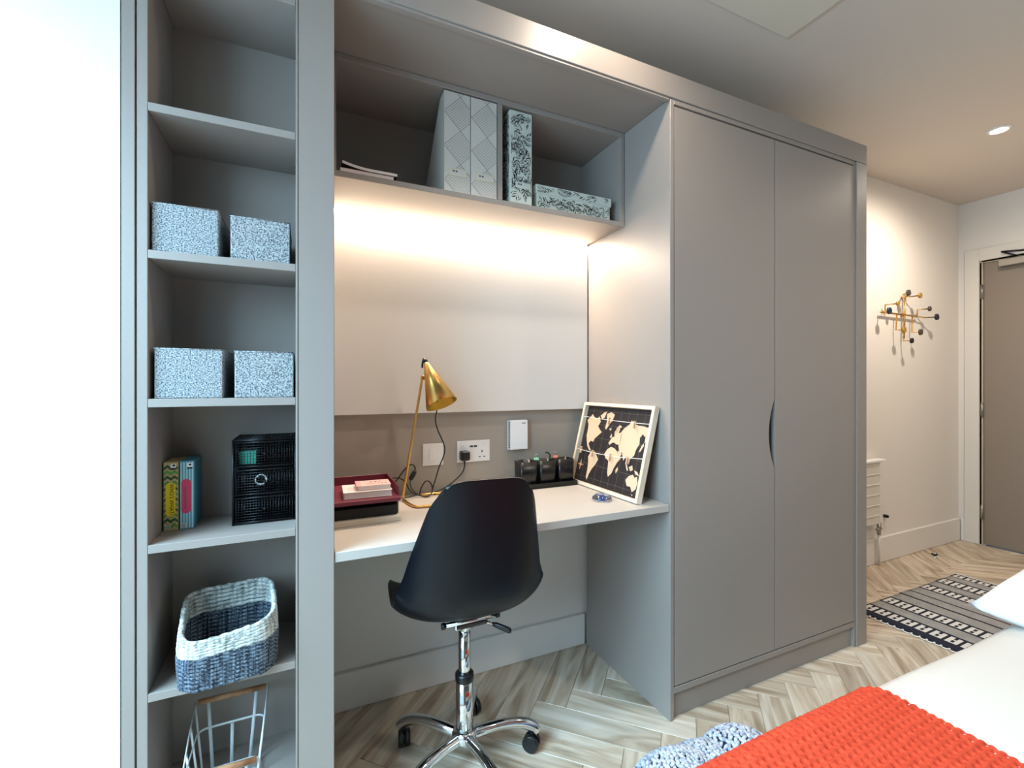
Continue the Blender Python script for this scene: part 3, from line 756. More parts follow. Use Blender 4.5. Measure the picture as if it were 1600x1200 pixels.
for row, (y_, n_, xs, sz) in enumerate(((.012, 3, -.008, .0105), (-.012, 6, -.018, .0085))):
    for k in range(n_):
        x_ = xs+k*sz*1.25; b.box(x_, x_+sz*.25, y_-sz*.4, y_+sz*.4, h, h+.0003); b.box(x_, x_+sz*.7, y_+sz*rnd.uniform(-.4, .3), y_+sz*.4, h, h+.0003) if rnd.random() < .5 else b.box(x_+sz*.45, x_+sz*.7, y_-sz*.4, y_+sz*.4, h, h+.0003)
put('cover_print', b, 'inkgrey', t, True)

# ------------------------------------------------------------------ brass desk lamp
def smooth(pts, it=2, closed=False):
    pts = [Vector(p) for p in pts]
    for _ in range(it):
        out = [] if closed else [pts[0]]
        rng = range(len(pts)) if closed else range(len(pts)-1)
        for i in rng:
            p, q = pts[i], pts[(i+1) % len(pts)]; out += [p*.75+q*.25, p*.25+q*.75]
        if not closed: out.append(pts[-1])
        pts = out
    return pts
lp = thing('desk_lamp', 'brass desk lamp with tilted cone shade on the desk', 'lamp', (.40, .40, .752))
base = [(.322, .44, .757), (.331, .345, .757), (.352, .311, .757), (.47, .315, .757), (.505, .345, .757), (.505, .44, .757), (.48, .474, .757), (.395, .478, .757)]
put('base', B().tube(smooth(base, 1), .0048, 10), 'brass', lp)
put('stem', B().tube(smooth([(.322, .44, .757), (.3225, .437, .775), (.382, .402, 1.188), (.3835, .401, 1.196)], 1), .0046, 10), 'brass', lp)
ap = Vector((.3915, .392, 1.252)); rc = Vector((.431, .322, 1.101)); ax = (rc-ap); Lx = ax.length; q = ax.normalized().to_track_quat('Z', 'Y')
b = B(); rim = .0555
b.lathe([(.0075, 0.006), (.0095, .012), (rim, Lx), (rim-.0012, Lx), (.009, .016)], ap, 40, 0, q)
bm_ = b.bm; bmesh.ops.recalc_face_normals(bm_, faces=bm_.faces)
for f in bm_.faces:
    c_ = f.calc_center_median()-ap; a_ = ax.normalized(); rad = (c_-a_*c_.dot(a_)); f.material_index = 1 if rad.length > .012 and f.normal.dot(rad) < 0 else 0
put('shade', b, ['brass', 'brassin'], lp, recalc=False)
put('cap', B().cone(ap-ax.normalized()*.010, ap+ax.normalized()*.009, .0075, .0085, 14).tube(smooth([ap-ax.normalized()*.004+Vector((-.006, 0, .002)), ap+Vector((-.010, .004, -.012)), ap+Vector((-.010, .004, -.025))], 1), .0035, 8), 'black', lp)
mid = ap+ax*.42
put('bracket', B().box(.379, .392, .392, .412, 1.184, 1.200, .001).tube([(.385, .402, 1.194), mid-Vector((0, .0, 0))], .0042, 8), 'brass', lp)
bw = ap+ax*.50
put('bulb', B().lathe([(.008, -.03), (.010, -.005), (.014, .012), (.012, .024), (.003, .030)], bw, 16, 0, q), 'white', lp)
b = B()
for a_ in (-.5, .1, .7, 2.6):
    p = ap+ax*.28; dd = q@Vector((math.cos(a_-2.0), math.sin(a_-2.0), 0)); b.ball(p+dd*.0215, .0017, 1)
put('vent_hole', b, 'black', lp)
cordpts = [(.425, .36, 1.13), (.437, .40, 1.075), (.443, .455, 1.045), (.451, .46, 1.006), (.472, .46, .961), (.484, .46, .930), (.479, .46, .899), (.461, .462, .860), (.447, .462, .813), (.437, .462, .784), (.432, .462, .757), (.404, .445, .757), (.386, .460, .759), (.389, .462, .775), (.396, .46, .795), (.413, .46, .816), (.433, .46, .798), (.435, .455, .770), (.413, .433, .757), (.389, .459, .758), (.366, .47, .774), (.356, .48, .795), (.362, .495, .812)]
put('cord', B().tube(smooth(cordpts, 2), .0024, 8), 'cord', lp)
put('cord', B().tube(smooth([(.377, .50, .842), (.381, .50, .856), (.368, .50, .872), (.348, .50, .862), (.324, .50, .833), (.301, .50, .802), (.292, .48, .775), (.30, .47, .757), (.345, .46, .757), (.375, .485, .757), (.422, .482, .757), (.452, .490, .759), (.49, .50, .767), (.526, .50, .788), (.563, .50, .817), (.576, .505, .841), (.5765, .508, .868)], 2), .0024, 8), 'cord', lp)
put('cord', B().tube(smooth([(.285, .47, .815), (.295, .50, .824), (.308, .50, .825), (.331, .50, .818), (.346, .50, .801), (.361, .49, .765), (.39, .485, .757), (.43, .478, .757), (.45, .47, .757)], 2), .0024, 8), 'cord', lp)
put('cord_switch', B().tube([(.362, .498, .810), (.364, .500, .816), (.371, .501, .829), (.378, .500, .842), (.3785, .5, .846)], [.004, .0085, .009, .008, .004], 10), 'black', lp)
# plug in the left outlet
plug = put('plug', B().box(.558, .595, .488, .521, .868, .906, .007, seg=3).cone((.5765, .508, .871), (.5765, .508, .852), .005, .003, 10), 'black', lp)

# ------------------------------------------------------------------ wall plates
t = thing('blank_switch_plate', 'square white switch plate on the taupe panel behind the lamp', 'switch', (.455, .527, .90))
bx('plate', .413, .495, .521, .527, .855, .940, 'whiteplate', t, .002)
bx('rocker', .438, .462, .5185, .521, .873, .921, 'whiteplate', t, .0012)
t = thing('power_outlet', 'white double wall socket with black plug in its left side', 'socket', (.62, .527, .90))
bx('plate', .550, .690, .5212, .527, .858, .944, 'whiteplate', t, .002)
b = B()
for x in (.571, .668): b.box(x-.004, x+.004, .5200, .5212, .925, .929)
for x in (.610, .627): b.box(x-.0065, x+.0065, .5200, .5212, .9175, .9235)
b.box(.653, .6565, .5200, .5212, .894, .903)
for x in (.645, .665): b.box(x-.0035, x+.0035, .5200, .5212, .875, .8785)
put('slots', b, 'dark', t)
for x in (.571, .668): put('rocker', B().box(x-.008, x+.008, .5190, .5212, .922, .936, .0008), 'whiteplate', t)
t = thing('thermostat', 'white rectangular sensor box on the taupe panel above the pen pots', 'thermostat', (.81, .527, .96))
bx('case', .772, .852, .498, .524, .898, 1.020, 'white', t, .003)
bx('back_plate', .770, .850, .524, .527, .896, 1.018, 'white', t, .001)
b = B()
for k in range(16): b.box(.7712, .7722, .502, .520, .905+k*.007, .9085+k*.007)
put('vent', b, 'inkgrey', t)
put('logo_mark', B().box(.824, .840, .4972, .4980, 1.006, 1.009), 'inkgrey', t)

# ------------------------------------------------------------------ desk pots
org = thing('pen_pot_tray', 'long low black tray carrying three black pots on the desk', 'desk tray', (.89, .43, .752))
X0, X1, Y0, Y1 = .765, 1.030, .398, .478
bx('base', X0, X1, Y0, Y1, .7522, .756, 'black', org, .001)
b = B().box(X0, X1, Y0, Y0+.003, .756, .772, .001).box(X0, X1, Y1-.003, Y1, .756, .772, .001).box(X0, X0+.003, Y0, Y1, .756, .772, .001).box(X1-.003, X1, Y0, Y1, .756, .772, .001)
put('rim', b, 'black', org)
M['potblack'] = mat('potblack', '#0c0c0e', 0.3)
names = ['left', 'middle', 'right']
for k in range(3):
    cx = X0+.046+k*.0865; cy = (Y0+Y1)/2
    t = thing('pen_pot', 'square black pen pot, %s one of three on the long tray' % names[k], 'pen pot', (cx, cy, .7565), 'black pen pots')
    b = B(); hw = .0375; o_ = rrect(hw, .0345, .010, 4); i_ = rrect(hw-.0025, .032, .008, 4); n = len(o_)
    lv = [([(p[0]*.93, p[1]*.93) for p in o_], .7565), (o_, .860), (i_, .860), ([(p[0]*.93, p[1]*.93) for p in i_], .760)]
    rings = [[b.bm.verts.new((cx+p[0], cy+p[1], z)) for p in pl] for pl, z in lv]
    for A, C in zip(rings, rings[1:]):
        for j in range(n): b.bm.faces.new((A[j], A[(j+1) % n], C[(j+1) % n], C[j])).smooth = True
    b.bm.faces.new(rings[0][::-1]); b.bm.faces.new(rings[-1])
    put('pot', b, 'potblack', t)
def clipthing(c, m_, label, rot=0):
    t = thing('binder_clip', label, 'binder clip', c, 'binder clips in the pen pots', (0, 0, rot))
    b = B(); b.prism([(-.010, -.006, 0), (-.010, .006, 0), (-.010, 0, .011)], (.020, 0, 0)); put('body', b, m_, t, True)
    for s_ in (-1, 1): put('wire', B().tube([(-.006, s_*.003, .009), (-.004, s_*.007, .024), (.004, s_*.007, .024), (.006, s_*.003, .009)], .0008, 6), 'steel', t, True)
clipthing((.800, .455, .851), 'black', 'black binder clip perched in the left pen pot', .3)
clipthing((.868, .455, .858), 'clipgreen', 'green binder clip on the rim of the middle pen pot', -.2)
clipthing((.958, .455, .862), 'clippink', 'pink binder clip on the rim of the right pen pot', .2)
put_ = put('glasses_arm', B().tube(smooth([(.905, .46, .80), (.935, .45, .87), (.920, .455, .888), (.912, .455, .884)], 1), .003, 8), 'black'); tag(put_, 'black bent pen end leaning out of the middle pen pot', 'pen')

# ------------------------------------------------------------------ map picture
A0 = Vector((1.058, .045, .7523)); A1 = Vector((1.048, .475, .7523)); T0 = Vector((1.1435, .040, 1.088))
U = (A1-A0).normalized(); Wd = (A1-A0).length; V = (T0-A0); V = (V-U*V.dot(U)); Hh = V.length; V.normalize(); Nn = U.cross(V).normalized()
if Nn.x > 0: Nn = -Nn
pf = thing('map_picture', 'framed world map with string lines leaning against the wardrobe side', 'picture', A0)
fr = Matrix((( -U.x, V.x, Nn.x, 0), (-U.y, V.y, Nn.y, 0), (-U.z, V.z, Nn.z, 0), (0, 0, 0, 1)))
# local frame: s from far(left in view) to near(right), t up, n toward viewer
def L2W(s_, t_, n_=0): return A1-U*s_+V*t_+Nn*n_
def slab(b, s0, s1, t0, t1, n0, n1, mi=0):
    b.prism([L2W(s0, t0, n0), L2W(s1, t0, n0), L2W(s1, t1, n0), L2W(s0, t1, n0)], Nn*(n1-n0), mi)
fw, fd = .013, .022
off = .0
for a in ((0, fw, 0, Hh), (Wd-fw, Wd, 0, Hh), (fw, Wd-fw, 0, fw), (fw, Wd-fw, Hh-fw, Hh)):
    b = B(); slab(b, *a, -fd*.3, fd*.7); put('frame_bar', b, 'woodframe', pf)
b = B(); slab(b, fw, Wd-fw, fw, Hh-fw, -fd*.3, -fd*.15); put('backing_board', b, 'mapboard', pf)
iw, ih = Wd-2*fw, Hh-2*fw
def Q(u_, v_, n_): return L2W(fw+u_*iw, fw+(1-v_)*ih, n_)
b = B(); n0 = -fd*.15
def line(u0, v0, u1, v1, wd_, n_=n0, b=b):
    p, q_ = Q(u0, v0, n_), Q(u1, v1, n_); d_ = (q_-p).normalized(); k_ = d_.cross(Nn)*wd_/2; b.prism([p-k_, q_-k_, q_+k_, p+k_], Nn*.0003)
for i in range(1, 9): line(i/9, .02, i/9, .98, .0008)
for v_ in (.06, .235, .41, .585, .76, .93): line(.02, v_, .98, v_, .0010)
put('grid_print', b, 'mapline', pf)
conts = dict(
 n_america=[(.03,.20),(.08,.14),(.10,.11),(.14,.15),(.19,.17),(.22,.13),(.26,.20),(.23,.26),(.27,.30),(.31,.33),(.26,.38),(.22,.42),(.20,.47),(.16,.46),(.13,.50),(.16,.55),(.19,.58),(.17,.59),(.12,.54),(.09,.47),(.07,.40),(.07,.30),(.06,.24)],
 arctic=[(.24,.12),(.29,.07),(.33,.06),(.31,.14),(.27,.16)],
 greenland=[(.34,.09),(.40,.06),(.46,.09),(.44,.17),(.40,.23),(.37,.29),(.35,.27),(.36,.18)],
 s_america=[(.20,.60),(.24,.58),(.29,.62),(.34,.68),(.31,.75),(.27,.81),(.24,.88),(.22,.96),(.20,.93),(.20,.84),(.19,.74),(.17,.67)],
 africa=[(.45,.53),(.50,.49),(.55,.50),(.60,.53),(.63,.58),(.67,.60),(.63,.66),(.60,.73),(.58,.80),(.54,.85),(.52,.81),(.51,.73),(.50,.66),(.45,.64),(.42,.59)],
 europe=[(.45,.45),(.47,.41),(.49,.37),(.52,.36),(.51,.30),(.55,.24),(.58,.25),(.57,.31),(.61,.30),(.63,.38),(.62,.44),(.57,.45),(.53,.43),(.50,.44),(.47,.47)],
 asia=[(.60,.30),(.64,.24),(.70,.19),(.72,.14),(.76,.17),(.82,.19),(.88,.19),(.94,.20),(.99,.21),(.97,.27),(.93,.31),(.90,.28),(.87,.33),(.88,.40),(.85,.47),(.84,.54),(.80,.58),(.79,.65),(.76,.62),(.74,.56),(.71,.62),(.69,.57),(.67,.53),(.64,.54),(.62,.50),(.60,.45),(.61,.38)],
 arabia=[(.61,.52),(.65,.52),(.67,.56),(.64,.59),(.62,.56)],
 australia=[(.79,.83),(.82,.78),(.87,.75),(.90,.78),(.93,.76),(.95,.83),(.94,.90),(.90,.94),(.87,.89),(.82,.89)],
 borneo=[(.80,.68),(.84,.65),(.86,.70),(.83,.72)], sumatra=[(.75,.65),(.77,.66),(.80,.72),(.78,.72)], papua=[(.88,.70),(.92,.71),(.95,.75),(.90,.74)],
 japan=[(.91,.42),(.93,.38),(.94,.41),(.91,.48),(.89,.49)], madagascar=[(.63,.75),(.65,.71),(.66,.74),(.64,.79)], britain=[(.455,.37),(.47,.33),(.48,.36),(.47,.39)], iceland=[(.42,.27),(.45,.26),(.45,.29),(.43,.29)],
 kamchatka=[(.94,.28),(.97,.27),(.96,.36),(.94,.38)], tasmania=[(.90,.965),(.915,.965),(.91,.985)], scandinavia=[(.52,.31),(.53,.25),(.57,.21),(.60,.23),(.56,.26),(.55,.31),(.53,.34)])
b = B()
for nm_, poly in conts.items():
    vs = [b.bm.verts.new(Q(u_, v_, n0+.0004)) for u_, v_ in poly]; es = [b.bm.edges.new((vs[i], vs[(i+1) % len(vs)])) for i in range(len(vs))]
    bmesh.ops.triangle_fill(b.bm, edges=es, use_beauty=True)
g = bmesh.ops.extrude_face_region(b.bm, geom=list(b.bm.faces)); bmesh.ops.translate(b.bm, verts=[v for v in g['geom'] if isinstance(v, bmesh.types.BMVert)], vec=Nn*.0012)
put('map_land', b, 'mapland', pf)
b = B()
for a, bb in (((.065, .86), (.065, .72)), ((.02, .79), (.115, .79))): line(*a, *bb, .0012, n0+.0006, b)
for (cx, cy, du, dv) in ((.065, .79, .012, .07), (.065, .79, .045, .016)):
    b.prism([Q(cx-du, cy, n0+.0008), Q(cx, cy-dv, n0+.0008), Q(cx+du, cy, n0+.0008), Q(cx, cy+dv, n0+.0008)], Nn*.0004)
put('compass_print', b, 'peg', pf)
b = B(); ns = fd*.5
for v0, v1 in ((.155, .165), (.60, .555)):
    pts = [Q(u_, v0+(v1-v0)*u_+.025*math.sin(math.pi*u_)*(1 if v0 > .3 else .4), ns) for u_ in [i/14 for i in range(15)]]; b.tube(pts, .0011, 6)
put('string', b, 'string', pf)
for u_, v_ in ((.43, .18), (.80, .19), (.07, .60), (.27, .62), (.55, .62), (.80, .61)):
    b = B(); slab(b, fw+u_*iw-.0025, fw+u_*iw+.0025, fw+(1-v_)*ih-.014, fw+(1-v_)*ih+.014, ns-.003, ns+.004); put('clothes_peg', b, 'peg', pf)

# glass paperweight
t = thing('paperweight', 'clear glass dome paperweight on the desk before the map', 'paperweight', (.975, .150, .752))
b = B(); r_ = .036; b.lathe([(.004, .0005), (.030, .0005)]+[(r_*math.cos(a), .006+.020*math.sin(a)) for a in [R(x) for x in (0, 15, 30, 45, 60, 75, 87)]], (.975, .150, .752), 28); put('dome', b, 'domeglass', t)
b = B(); b.prism([(.975+.014*math.cos(a)*(1 if i % 2 else .45), .150+.014*math.sin(a)*(1 if i % 2 else .45), .7545) for i, a in enumerate([k*math.pi/5 for k in range(10)])], (0, 0, .002)); put('inset_motif', b, 'blueprint', t)

# ------------------------------------------------------------------ chair
CX, CY = .448, .128
ch = thing('office_chair', 'black moulded shell chair on a chrome swivel base with castors', 'chair', (CX, CY, 0))
prof = [(.215, .425, .200, .02), (.200, .447, .210, .03), (.15, .455, .225, .04), (.08, .452, .230, .045), (.0, .448, .232, .05), (-.07, .458, .232, .058), (-.12, .477, .231, .07), (-.160, .503, .228, .085), (-.186, .540, .222, .095), (-.200, .580, .214, .092), (-.210, .640, .200, .080), (-.220, .700, .184, .066), (-.230, .760, .168, .05), (-.240, .815, .152, .036), (-.248, .860, .137, .024), (-.254, .892, .122, .014)]
P_ = np.array(prof); tt = np.linspace(0, len(prof)-1, 61)
def cr(a, t_):
    i = int(min(max(math.floor(t_), 0), len(a)-2)); f_ = t_-i
    p0, p1, p2, p3 = a[max(i-1, 0)], a[i], a[i+1], a[min(i+2, len(a)-1)]
    return .5*((2*p1)+(-p0+p2)*f_+(2*p0-5*p1+4*p2-p3)*f_*f_+(-p0+3*p1-3*p2+p3)*f_**3)
rows = [cr(P_, t_) for t_ in tt]
b = B(); grid_ = []; NV = 33; TH = R(-4)
for i, rw in enumerate(rows):
    a, c = rows[max(i-1, 0)], rows[min(i+1, len(rows)-1)]; ty, tz = c[0]-a[0], c[1]-a[1]; l_ = math.hypot(ty, tz); ny, nz = -tz/l_, ty/l_   # inner normal
    if i == 0 or True:
        if ny*0+nz*1 < 0 and rw[1] < .5: ny, nz = -ny, -nz
        if rw[1] >= .5 and ny < 0: ny, nz = -ny, -nz
    line_ = []
    top = max(0, (i/60-.86)/.14); fr_ = max(0, (.10-i/60)/.10)
    for k in range(NV):
        v_ = -1+2*k/(NV-1); av = abs(v_)
        cu = rw[3]*av**3.0
        x = rw[2]*v_*(1-.06*av**6)
        y = rw[0]+ny*cu; z = rw[1]+nz*cu
        z -= top*.030*av**5; y -= fr_*.05*av**5
        line_.append(b.bm.verts.new((CX+x*math.cos(TH)-y*math.sin(TH), CY+x*math.sin(TH)+y*math.cos(TH), z+.036)))
    grid_.append(line_)
for A, C in zip(grid_, grid_[1:]):
    for k in range(NV-1): b.bm.faces.new((A[k], A[k+1], C[k+1], C[k])).smooth = True
bmesh.ops.recalc_face_normals(b.bm, faces=b.bm.faces)
sh = put('shell_seat', b, 'chairplastic', ch)
md = sh.modifiers.new('t', 'SOLIDIFY'); md.thickness = .007; md.offset = 0
md = sh.modifiers.new('b', 'BEVEL'); md.width = .002; md.segments = 2; md.limit_method = 'ANGLE'
# mount
b = B()
for y_ in (-.062, .062): b.tube([(CX-.082, CY+y_, .474), (CX+.082, CY+y_, .474)], .0075, 10)
b.box(CX-.05, CX+.05, CY-.07, CY+.07, .455, .470, .003)
put('mount_plate', b, 'chrome', ch)
b = B()
for y_ in (-.062, .062):
    for s_ in (-1, 1): b.cone((CX+s_*.080, CY+y_, .474), (CX+s_*.089, CY+y_, .474), .0095, .0095, 12)
put('bar_cap', b, 'black', ch)
put('collar', B().lathe([(.018, .415), (.026, .423), (.028, .437), (.034, .447), (.036, .457), (.01, .458)], (CX, CY, 0), 28), 'chrome', ch)
put('gas_column', B().lathe([(.0185, .20), (.0185, .420), (.002, .421)], (CX, CY, 0), 28), 'chrome', ch)
put('column_ring', B().lathe([(.0275, .262), (.0285, .266), (.0285, .283), (.025, .287), (.02, .287)], (CX, CY, 0), 28), 'black', ch)
put('column_sleeve', B().lathe([(.024, .108), (.0265, .112), (.0265, .264), (.018, .266)], (CX, CY, 0), 28), 'chrome', ch)
put('hub', B().lathe([(.008, .066), (.012, .070), (.034, .076), (.038, .086), (.038, .104), (.032, .114), (.02, .118)], (CX, CY, 0), 24), 'chrome', ch)
lv_ = put('lever', B().tube([(CX+.03, CY-.02, .455), (CX+.075, CY-.055, .442)], .004, 8).tube([(CX+.07, CY-.051, .443), (CX+.080, CY-.060, .441), (CX+.112, CY-.088, .431), (CX+.116, CY-.092, .430)], [.005, .0085, .0095, .006], 10, flat=.6, mi=1), ['chrome', 'black'], ch)
for k in range(5):
    a = R(-11+72*k+2); d = Vector((math.cos(a), math.sin(a), 0)); C0 = Vector((CX, CY, 0)); pd = Vector((-d.y, d.x, 0))
    pts = [C0+d*.028+Vector((0, 0, .094)), C0+d*.08+Vector((0, 0, .100)), C0+d*.14+Vector((0, 0, .103)), C0+d*.190+Vector((0, 0, .094)), C0+d*.222+Vector((0, 0, .075)), C0+d*.232+Vector((0, 0, .060))]
    lg = put('leg', B().tube(smooth(pts, 2), .0165, 14, flat=.95), 'chrome', ch)
    cc = C0+d*.216
    w_ = a+[0.9, 2.2, .6, 2.8, 1.4][k]; wd_ = Vector((math.cos(w_), math.sin(w_), 0)); off_ = Vector((-wd_.y, wd_.x, 0))*.0
    b = B()
    for s_ in (-1, 1): b.cone(cc+wd_*(s_*.003)+Vector((0, 0, .0262)), cc+wd_*(s_*.019)+Vector((0, 0, .0262)), .026, .0245, 24)
    b.cone(cc-wd_*.006+Vector((0, 0, .026)), cc+wd_*.006+Vector((0, 0, .026)), .018, .018, 16)
    b.cone(cc+Vector((0, 0, .03)), cc+d*.004+Vector((0, 0, .074)), .006, .006, 10)
    put('castor', b, 'black', lg)

# ------------------------------------------------------------------ hall: coat rack, chest, stop, rug
cr_ = thing('coat_rack', 'brass wall coat rack with many round coloured knobs on the hall wall', 'coat rack', (3.71, .512, 1.62))
yr = .492
put('rail', B().tube([(3.417, yr, 1.640), (3.86, yr, 1.638)], .006, 8), 'brass', cr_)
put('rail', B().tube([(3.712, yr, 1.776), (3.692, yr, 1.48)], .006, 8), 'brass', cr_)
discs = [((3.64, .44, 1.774), .021, 'disc_a', [(3.69, yr, 1.775), (3.66, yr-.02, 1.776)]), ((3.785, .44, 1.768), .018, 'olive', [(3.71, yr, 1.768), (3.75, yr-.01, 1.764)]),
 ((3.514, .44, 1.694), .015, 'olive', [(3.47, yr, 1.642), (3.47, yr, 1.690)]), ((3.415, .44, 1.640), .022, 'disc_c', [(3.425, yr, 1.640)]),
 ((3.906, .44, 1.687), .017, 'disc_a', [(3.86, yr, 1.64), (3.865, yr, 1.685)]), ((4.001, .44, 1.636), .022, 'disc_b', [(3.86, yr, 1.638), (3.95, yr-.01, 1.634)]),
 ((3.587, .44, 1.526), .021, 'olive', [(3.608, yr, 1.637), (3.600, yr, 1.530)]), ((3.79, .44, 1.521), .021, 'disc_a', [(3.80, yr, 1.631), (3.796, yr, 1.525)]), ((3.68, .44, 1.459), .018, 'disc_b', [(3.692, yr, 1.50), (3.692, yr, 1.462)])]
for c, r_, m_, path in discs:
    h_ = put('hook', B().tube(path+[(c[0], c[1]+.008, c[2])], .0042, 8).ball(path[0], .006, 1), 'brass', cr_)
    put('knob', B().cone((c[0], c[1]+.006, c[2]), (c[0], c[1]-.004, c[2]), r_, r_*.96, 24), m_, h_)
put('wall_fixing', B().cone((3.705, yr, 1.64), (3.705, .5125, 1.64), .011, .014, 14).cone((3.71, yr, 1.76), (3.71, .5125, 1.76), .005, .008, 12), 'brass', cr_)
cs = thing('radiator', 'white panel radiator low on the hall wall, mostly hidden by the wardrobe', 'radiator', (3.0, .47, .27))
bx('panel', 2.55, 3.355, .462, .500, .275, .672, 'doortrim', cs, .004)
bx('top_grille', 2.545, 3.405, .452, .506, .672, .686, 'white', cs, .002)
for k in range(5): bx('rib', 2.56, 3.350, .458, .463, .33+k*.066, .334+k*.066, 'doortrim', cs, .001)
for x in (2.7, 3.2): bx('bracket', x, x+.03, .500, .512, .35, .62, 'steel', cs)
put('valve', B().cone((3.372, .478, .20), (3.372, .478, .275), .011, .013, 12).cone((3.345, .478, .235), (3.395, .478, .235), .008, .008, 10), 'steel', cs)
put('pipe', B().cone((3.372, .478, .0), (3.372, .478, .20), .0075, .0075, 10), 'doortrim', cs)
tag(put('wall_stop', B().cone((3.50, .5125, .296), (3.50, .490, .296), .011, .010, 14).ball((3.50, .489, .296), .010, 1, (1, .5, 1)), 'blackmetal'), 'small dark round buffer low on the hall wall', 'wall buffer')
t = thing('door_stop', 'small metal and black door stop on the hall floor', 'door stop', (3.867, .399, 0))
put('post', B().lathe([(.018, 0), (.018, .004), (.010, .008), (.010, .034), (.002, .036)], (3.867, .399, 0), 18), 'chrome', t)
put('rubber', B().tube([(3.867+.012*math.cos(a*.5236), .399+.012*math.sin(a*.5236), .022) for a in range(12)], .006, 8, True), 'black', t)
rg = thing('rug', 'navy and white striped woven rug on the floor near the door', 'rug', (3.11, -.14, 0))
b = B(); nx, ny_ = 42, 26; g_ = []
for i in range(nx+1):
    g_.append([])
    for j in range(ny_+1):
        x = -.525+1.05*i/nx; y = -.34+.68*j/ny_; z = .006+.0022*noise.noise(Vector((x*5, y*5, 0)))
        e_ = .006*noise.noise(Vector((x*4, j*.0, 7))) if j in (0, ny_) else 0
        g_[-1].append(b.bm.verts.new((x, y+e_, z)))
for i in range(nx):
    for j in range(ny_): b.bm.faces.new((g_[i][j], g_[i+1][j], g_[i+1][j+1], g_[i][j+1])).smooth = True
rb = put('woven_cloth', b, 'rug', rg, True); rb.location = (0, 0, .006)
md = rb.modifiers.new('t', 'SOLIDIFY'); md.thickness = .005; md.offset = -1
b = B(); rnd = random.Random(2)
for sx in (-1, 1):
    y = -.335
    while y < .335:
        w_ = rnd.uniform(.018, .03); x = sx*.525
        b.tube(smooth([(x, y, .006), (x+sx*.014, y+.003, .005), (x+sx*.014, y+w_, .005), (x, y+w_+.003, .006)], 1), .0022, 5); y += w_+.004
fr_ = put('fringe', b, 'string', rg, True)

# ------------------------------------------------------------------ bed
BX0, BX1, BY0, BY1 = .42, 2.30, -1.85, -.665
bd = thing('bed', 'single bed with white duvet in front of the wardrobe', 'bed', (1.35, -1.25, 0))
bx('bed_base', BX0+.03, BX1, BY0+.02, BY1-.02, .06, .28, 'bedbase', bd, .01)
bx('mattress', BX0+.01, BX1, BY0, BY1, .28, .515, 'mattress', bd, .03)
for x in (BX0+.08, BX1-.08):
    for y in (BY0+.1, BY1-.1): put('leg', B().cone((x, y, 0), (x, y, .06), .02, .025, 12), 'bedbase', bd)
def edge_curve(s_, ztop, yedge, rad):
    """cross-section going over the bed's side: s from the middle outwards"""
    flat = yedge-rad
    y = -1.60+s_
    if y < flat: return y, ztop, 0
    a = (y-flat)/rad
    if a < math.pi/2: return flat+rad*math.sin(a), ztop-rad+rad*math.cos(a), a
    return yedge, ztop-rad-(y-flat-rad*math.pi/2), math.pi/2
def drape(name, x0, x1, ztop, yedge, rad, hang, step, mat_, parent, fn, wav=.004, endx=None):
    b = B(); total = 1.60+yedge-rad+rad*math.pi/2+hang
    ns_, nx_ = int(total/step), int((x1-x0)/step); g = []
    for i in range(ns_+1):
        s_ = total*i/ns_; row = []
        y, z, a = edge_curve(s_, ztop, yedge, rad); n_ = Vector((0, math.sin(a), math.cos(a)))
        for j in range(nx_+1):
            x = x0+(x1-x0)*j/nx_
            h = fn(x, s_)+wav*noise.noise(Vector((x*3, s_*3, 1.7)))*2
            row.append(b.bm.verts.new(Vector((x, y, z))+n_*h))
        g.append(row)
    for A, C in zip(g, g[1:]):
        for k in range(nx_): b.bm.faces.new((A[k], C[k], C[k+1], A[k+1])).smooth = True
    o = put(name, b, mat_, parent, recalc=False); return o
dv = drape('duvet', BX0, BX1, .540, -.655, .055, .22, .025, 'duvet', bd, lambda x, s_: .004*math.sin(x*5)*math.sin(s_*4)-(.012 if x < 1.03 else 0), .002)
md = dv.modifiers.new('t', 'SOLIDIFY'); md.thickness = .018; md.offset = -1
def knitfn(x, s_):
    u_, v_ = s_/.0135, x/.0165
    u_ += .25*noise.noise(Vector((x*30, s_*30, 3))); r_ = math.floor(u_); f_ = u_-r_; vv = v_+(.5 if r_ % 2 else 0); g_ = vv-math.floor(vv)
    hole = math.exp(-(((f_-.5)/.21)**2+((g_-.5)/.24)**2))*(.7+.5*abs(noise.noise(Vector((r_*3.1, math.floor(vv)*2.3, 0)))))
    return .014+.004*math.sin(x*5)*math.sin(s_*4)+.0022*abs(math.sin(math.pi*g_))-.0135*hole
th = drape('throw_blanket', BX0+.0, 1.052, .547, -.640, .060, .10, .0031, 'throw', None, knitfn, .002)
tag(th, 'coral red waffle-knit throw across the foot of the bed', 'blanket')
# pillow
pl = thing('pillow', 'plump white pillow overhanging the side of the bed', 'pillow', (1.91, -.96, .585))
b = B(); n = 26; hx, hy = .30, .36
for sgn in (1, -1):
    g = []
    for i in range(n+1):
        row = []
        for j in range(n+1):
            u_, v_ = -1+2*i/n, -1+2*j/n
            e_ = max(0, (1-u_**4))*max(0, (1-v_**4)); h = .085*e_**.42
            pin = 1-.06*(1-abs(u_)**2)*abs(v_)**3
            x = hx*u_*(1-.07*(1-v_*v_)*u_*u_); y = hy*v_*(1-.05*(1-u_*u_)*v_*v_)
            wr = .004*noise.noise(Vector((x*12, y*12, sgn*2)))*e_
            row.append(b.bm.verts.new((x, y, sgn*(h*(.9 if sgn > 0 else .55)+wr))))
        g.append(row)
    for A, C in zip(g, g[1:]):
        for k in range(n): b.bm.faces.new((A[k], A[k+1], C[k+1], C[k])).smooth = True
bmesh.ops.remove_doubles(b.bm, verts=b.bm.verts, dist=.0005)
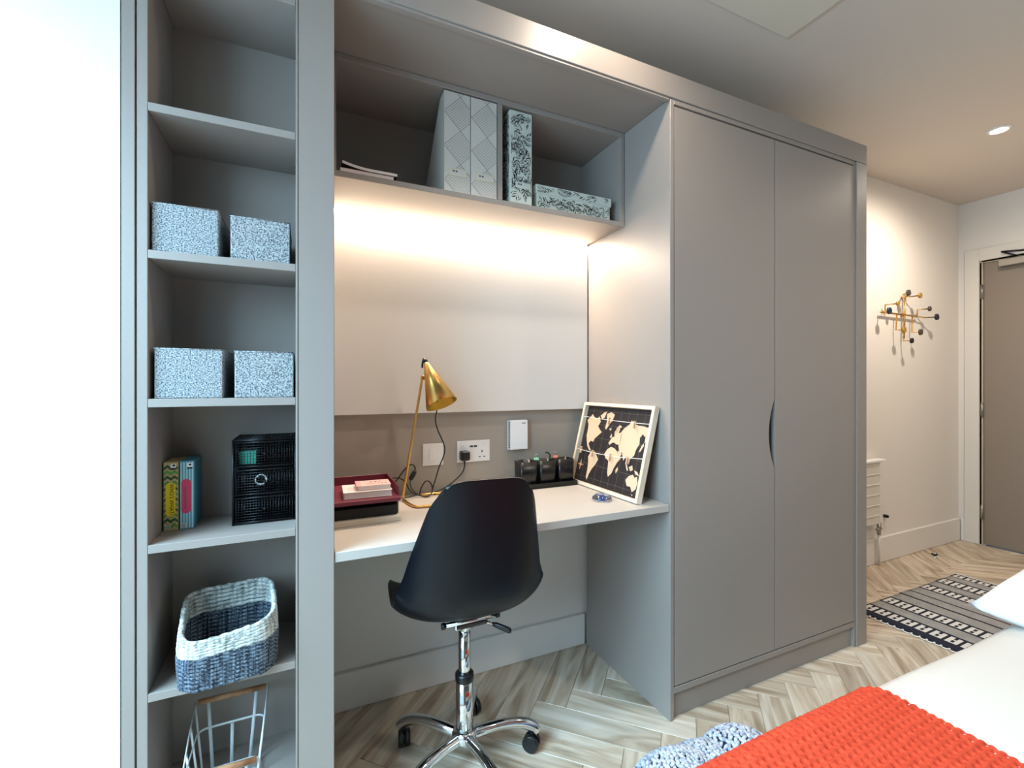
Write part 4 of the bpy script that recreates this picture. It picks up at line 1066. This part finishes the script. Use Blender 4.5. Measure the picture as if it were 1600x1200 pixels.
po = put('pillow_cushion', b, 'pillow', pl, True); po.location = (0, 0, .045)
pl.rotation_euler = (0, R(-7), R(0))

# ------------------------------------------------------------------ chunky knit blanket heaped on the floor
kn = thing('knitted_blanket', 'pale blue chunky knit blanket heaped on the floor beside the bed', 'blanket', (.95, -.36, 0))
def heap(x, y):
    h = 0
    for cx, cy, rx, ry, hh in ((.885, -.34, .19, .17, .215), (1.085, -.36, .14, .17, .232), (.98, -.35, .20, .18, .205), (.72, -.44, .16, .15, .13)):
        d = ((x-cx)/rx)**2+((y-cy)/ry)**2
        if d < 1: h = max(h, hh*(1-d)**.5)
    return h
b = B(); n = 44; g = {}
for i in range(n+1):
    for j in range(n+1):
        x = .52+.72*i/n; y = -.635+.48*j/n; h = heap(x, y)
        g[i, j] = b.bm.verts.new((x, y, max(.002, h-.012)))
for i in range(n):
    for j in range(n):
        q_ = (g[i, j], g[i+1, j], g[i+1, j+1], g[i, j+1])
        if max(v.co.z for v in q_) > .003: b.bm.faces.new(q_).smooth = True
bmesh.ops.delete(b.bm, geom=[v for v in b.bm.verts if not v.link_faces], context='VERTS')
put('backing', b, 'knitdark', kn)
b = B(); rnd = random.Random(5); cnt = 0
for i in range(60):
    for j in range(48):
        x = .52+.0125*i+(0.006 if j % 2 else 0)+rnd.uniform(-.003, .003); y = -.63+.0105*j+rnd.uniform(-.003, .003); h = heap(x, y)
        if h < .01: continue
        gx = (heap(x+.006, y)-heap(x-.006, y))/.012; gy = (heap(x, y+.006)-heap(x, y-.006))/.012
        nn = Vector((-gx, -gy, 1)); nn.normalize()
        ang = (.6 if (i % 2) else -.6)+rnd.uniform(-.35, .35)+.8
        d = Vector((math.cos(ang), math.sin(ang), 0)); d = (d-nn*d.dot(nn)).normalized(); q3 = Matrix((d, nn.cross(d), nn)).transposed().to_quaternion()
        b.ball(Vector((x, y, max(h-.004, .007))), .0062, 1, (1.9, .9, .85), rot=q3); cnt += 1
ko = put('stitches', b, 'knit', kn, recalc=False); ko['kind'] = 'stuff'
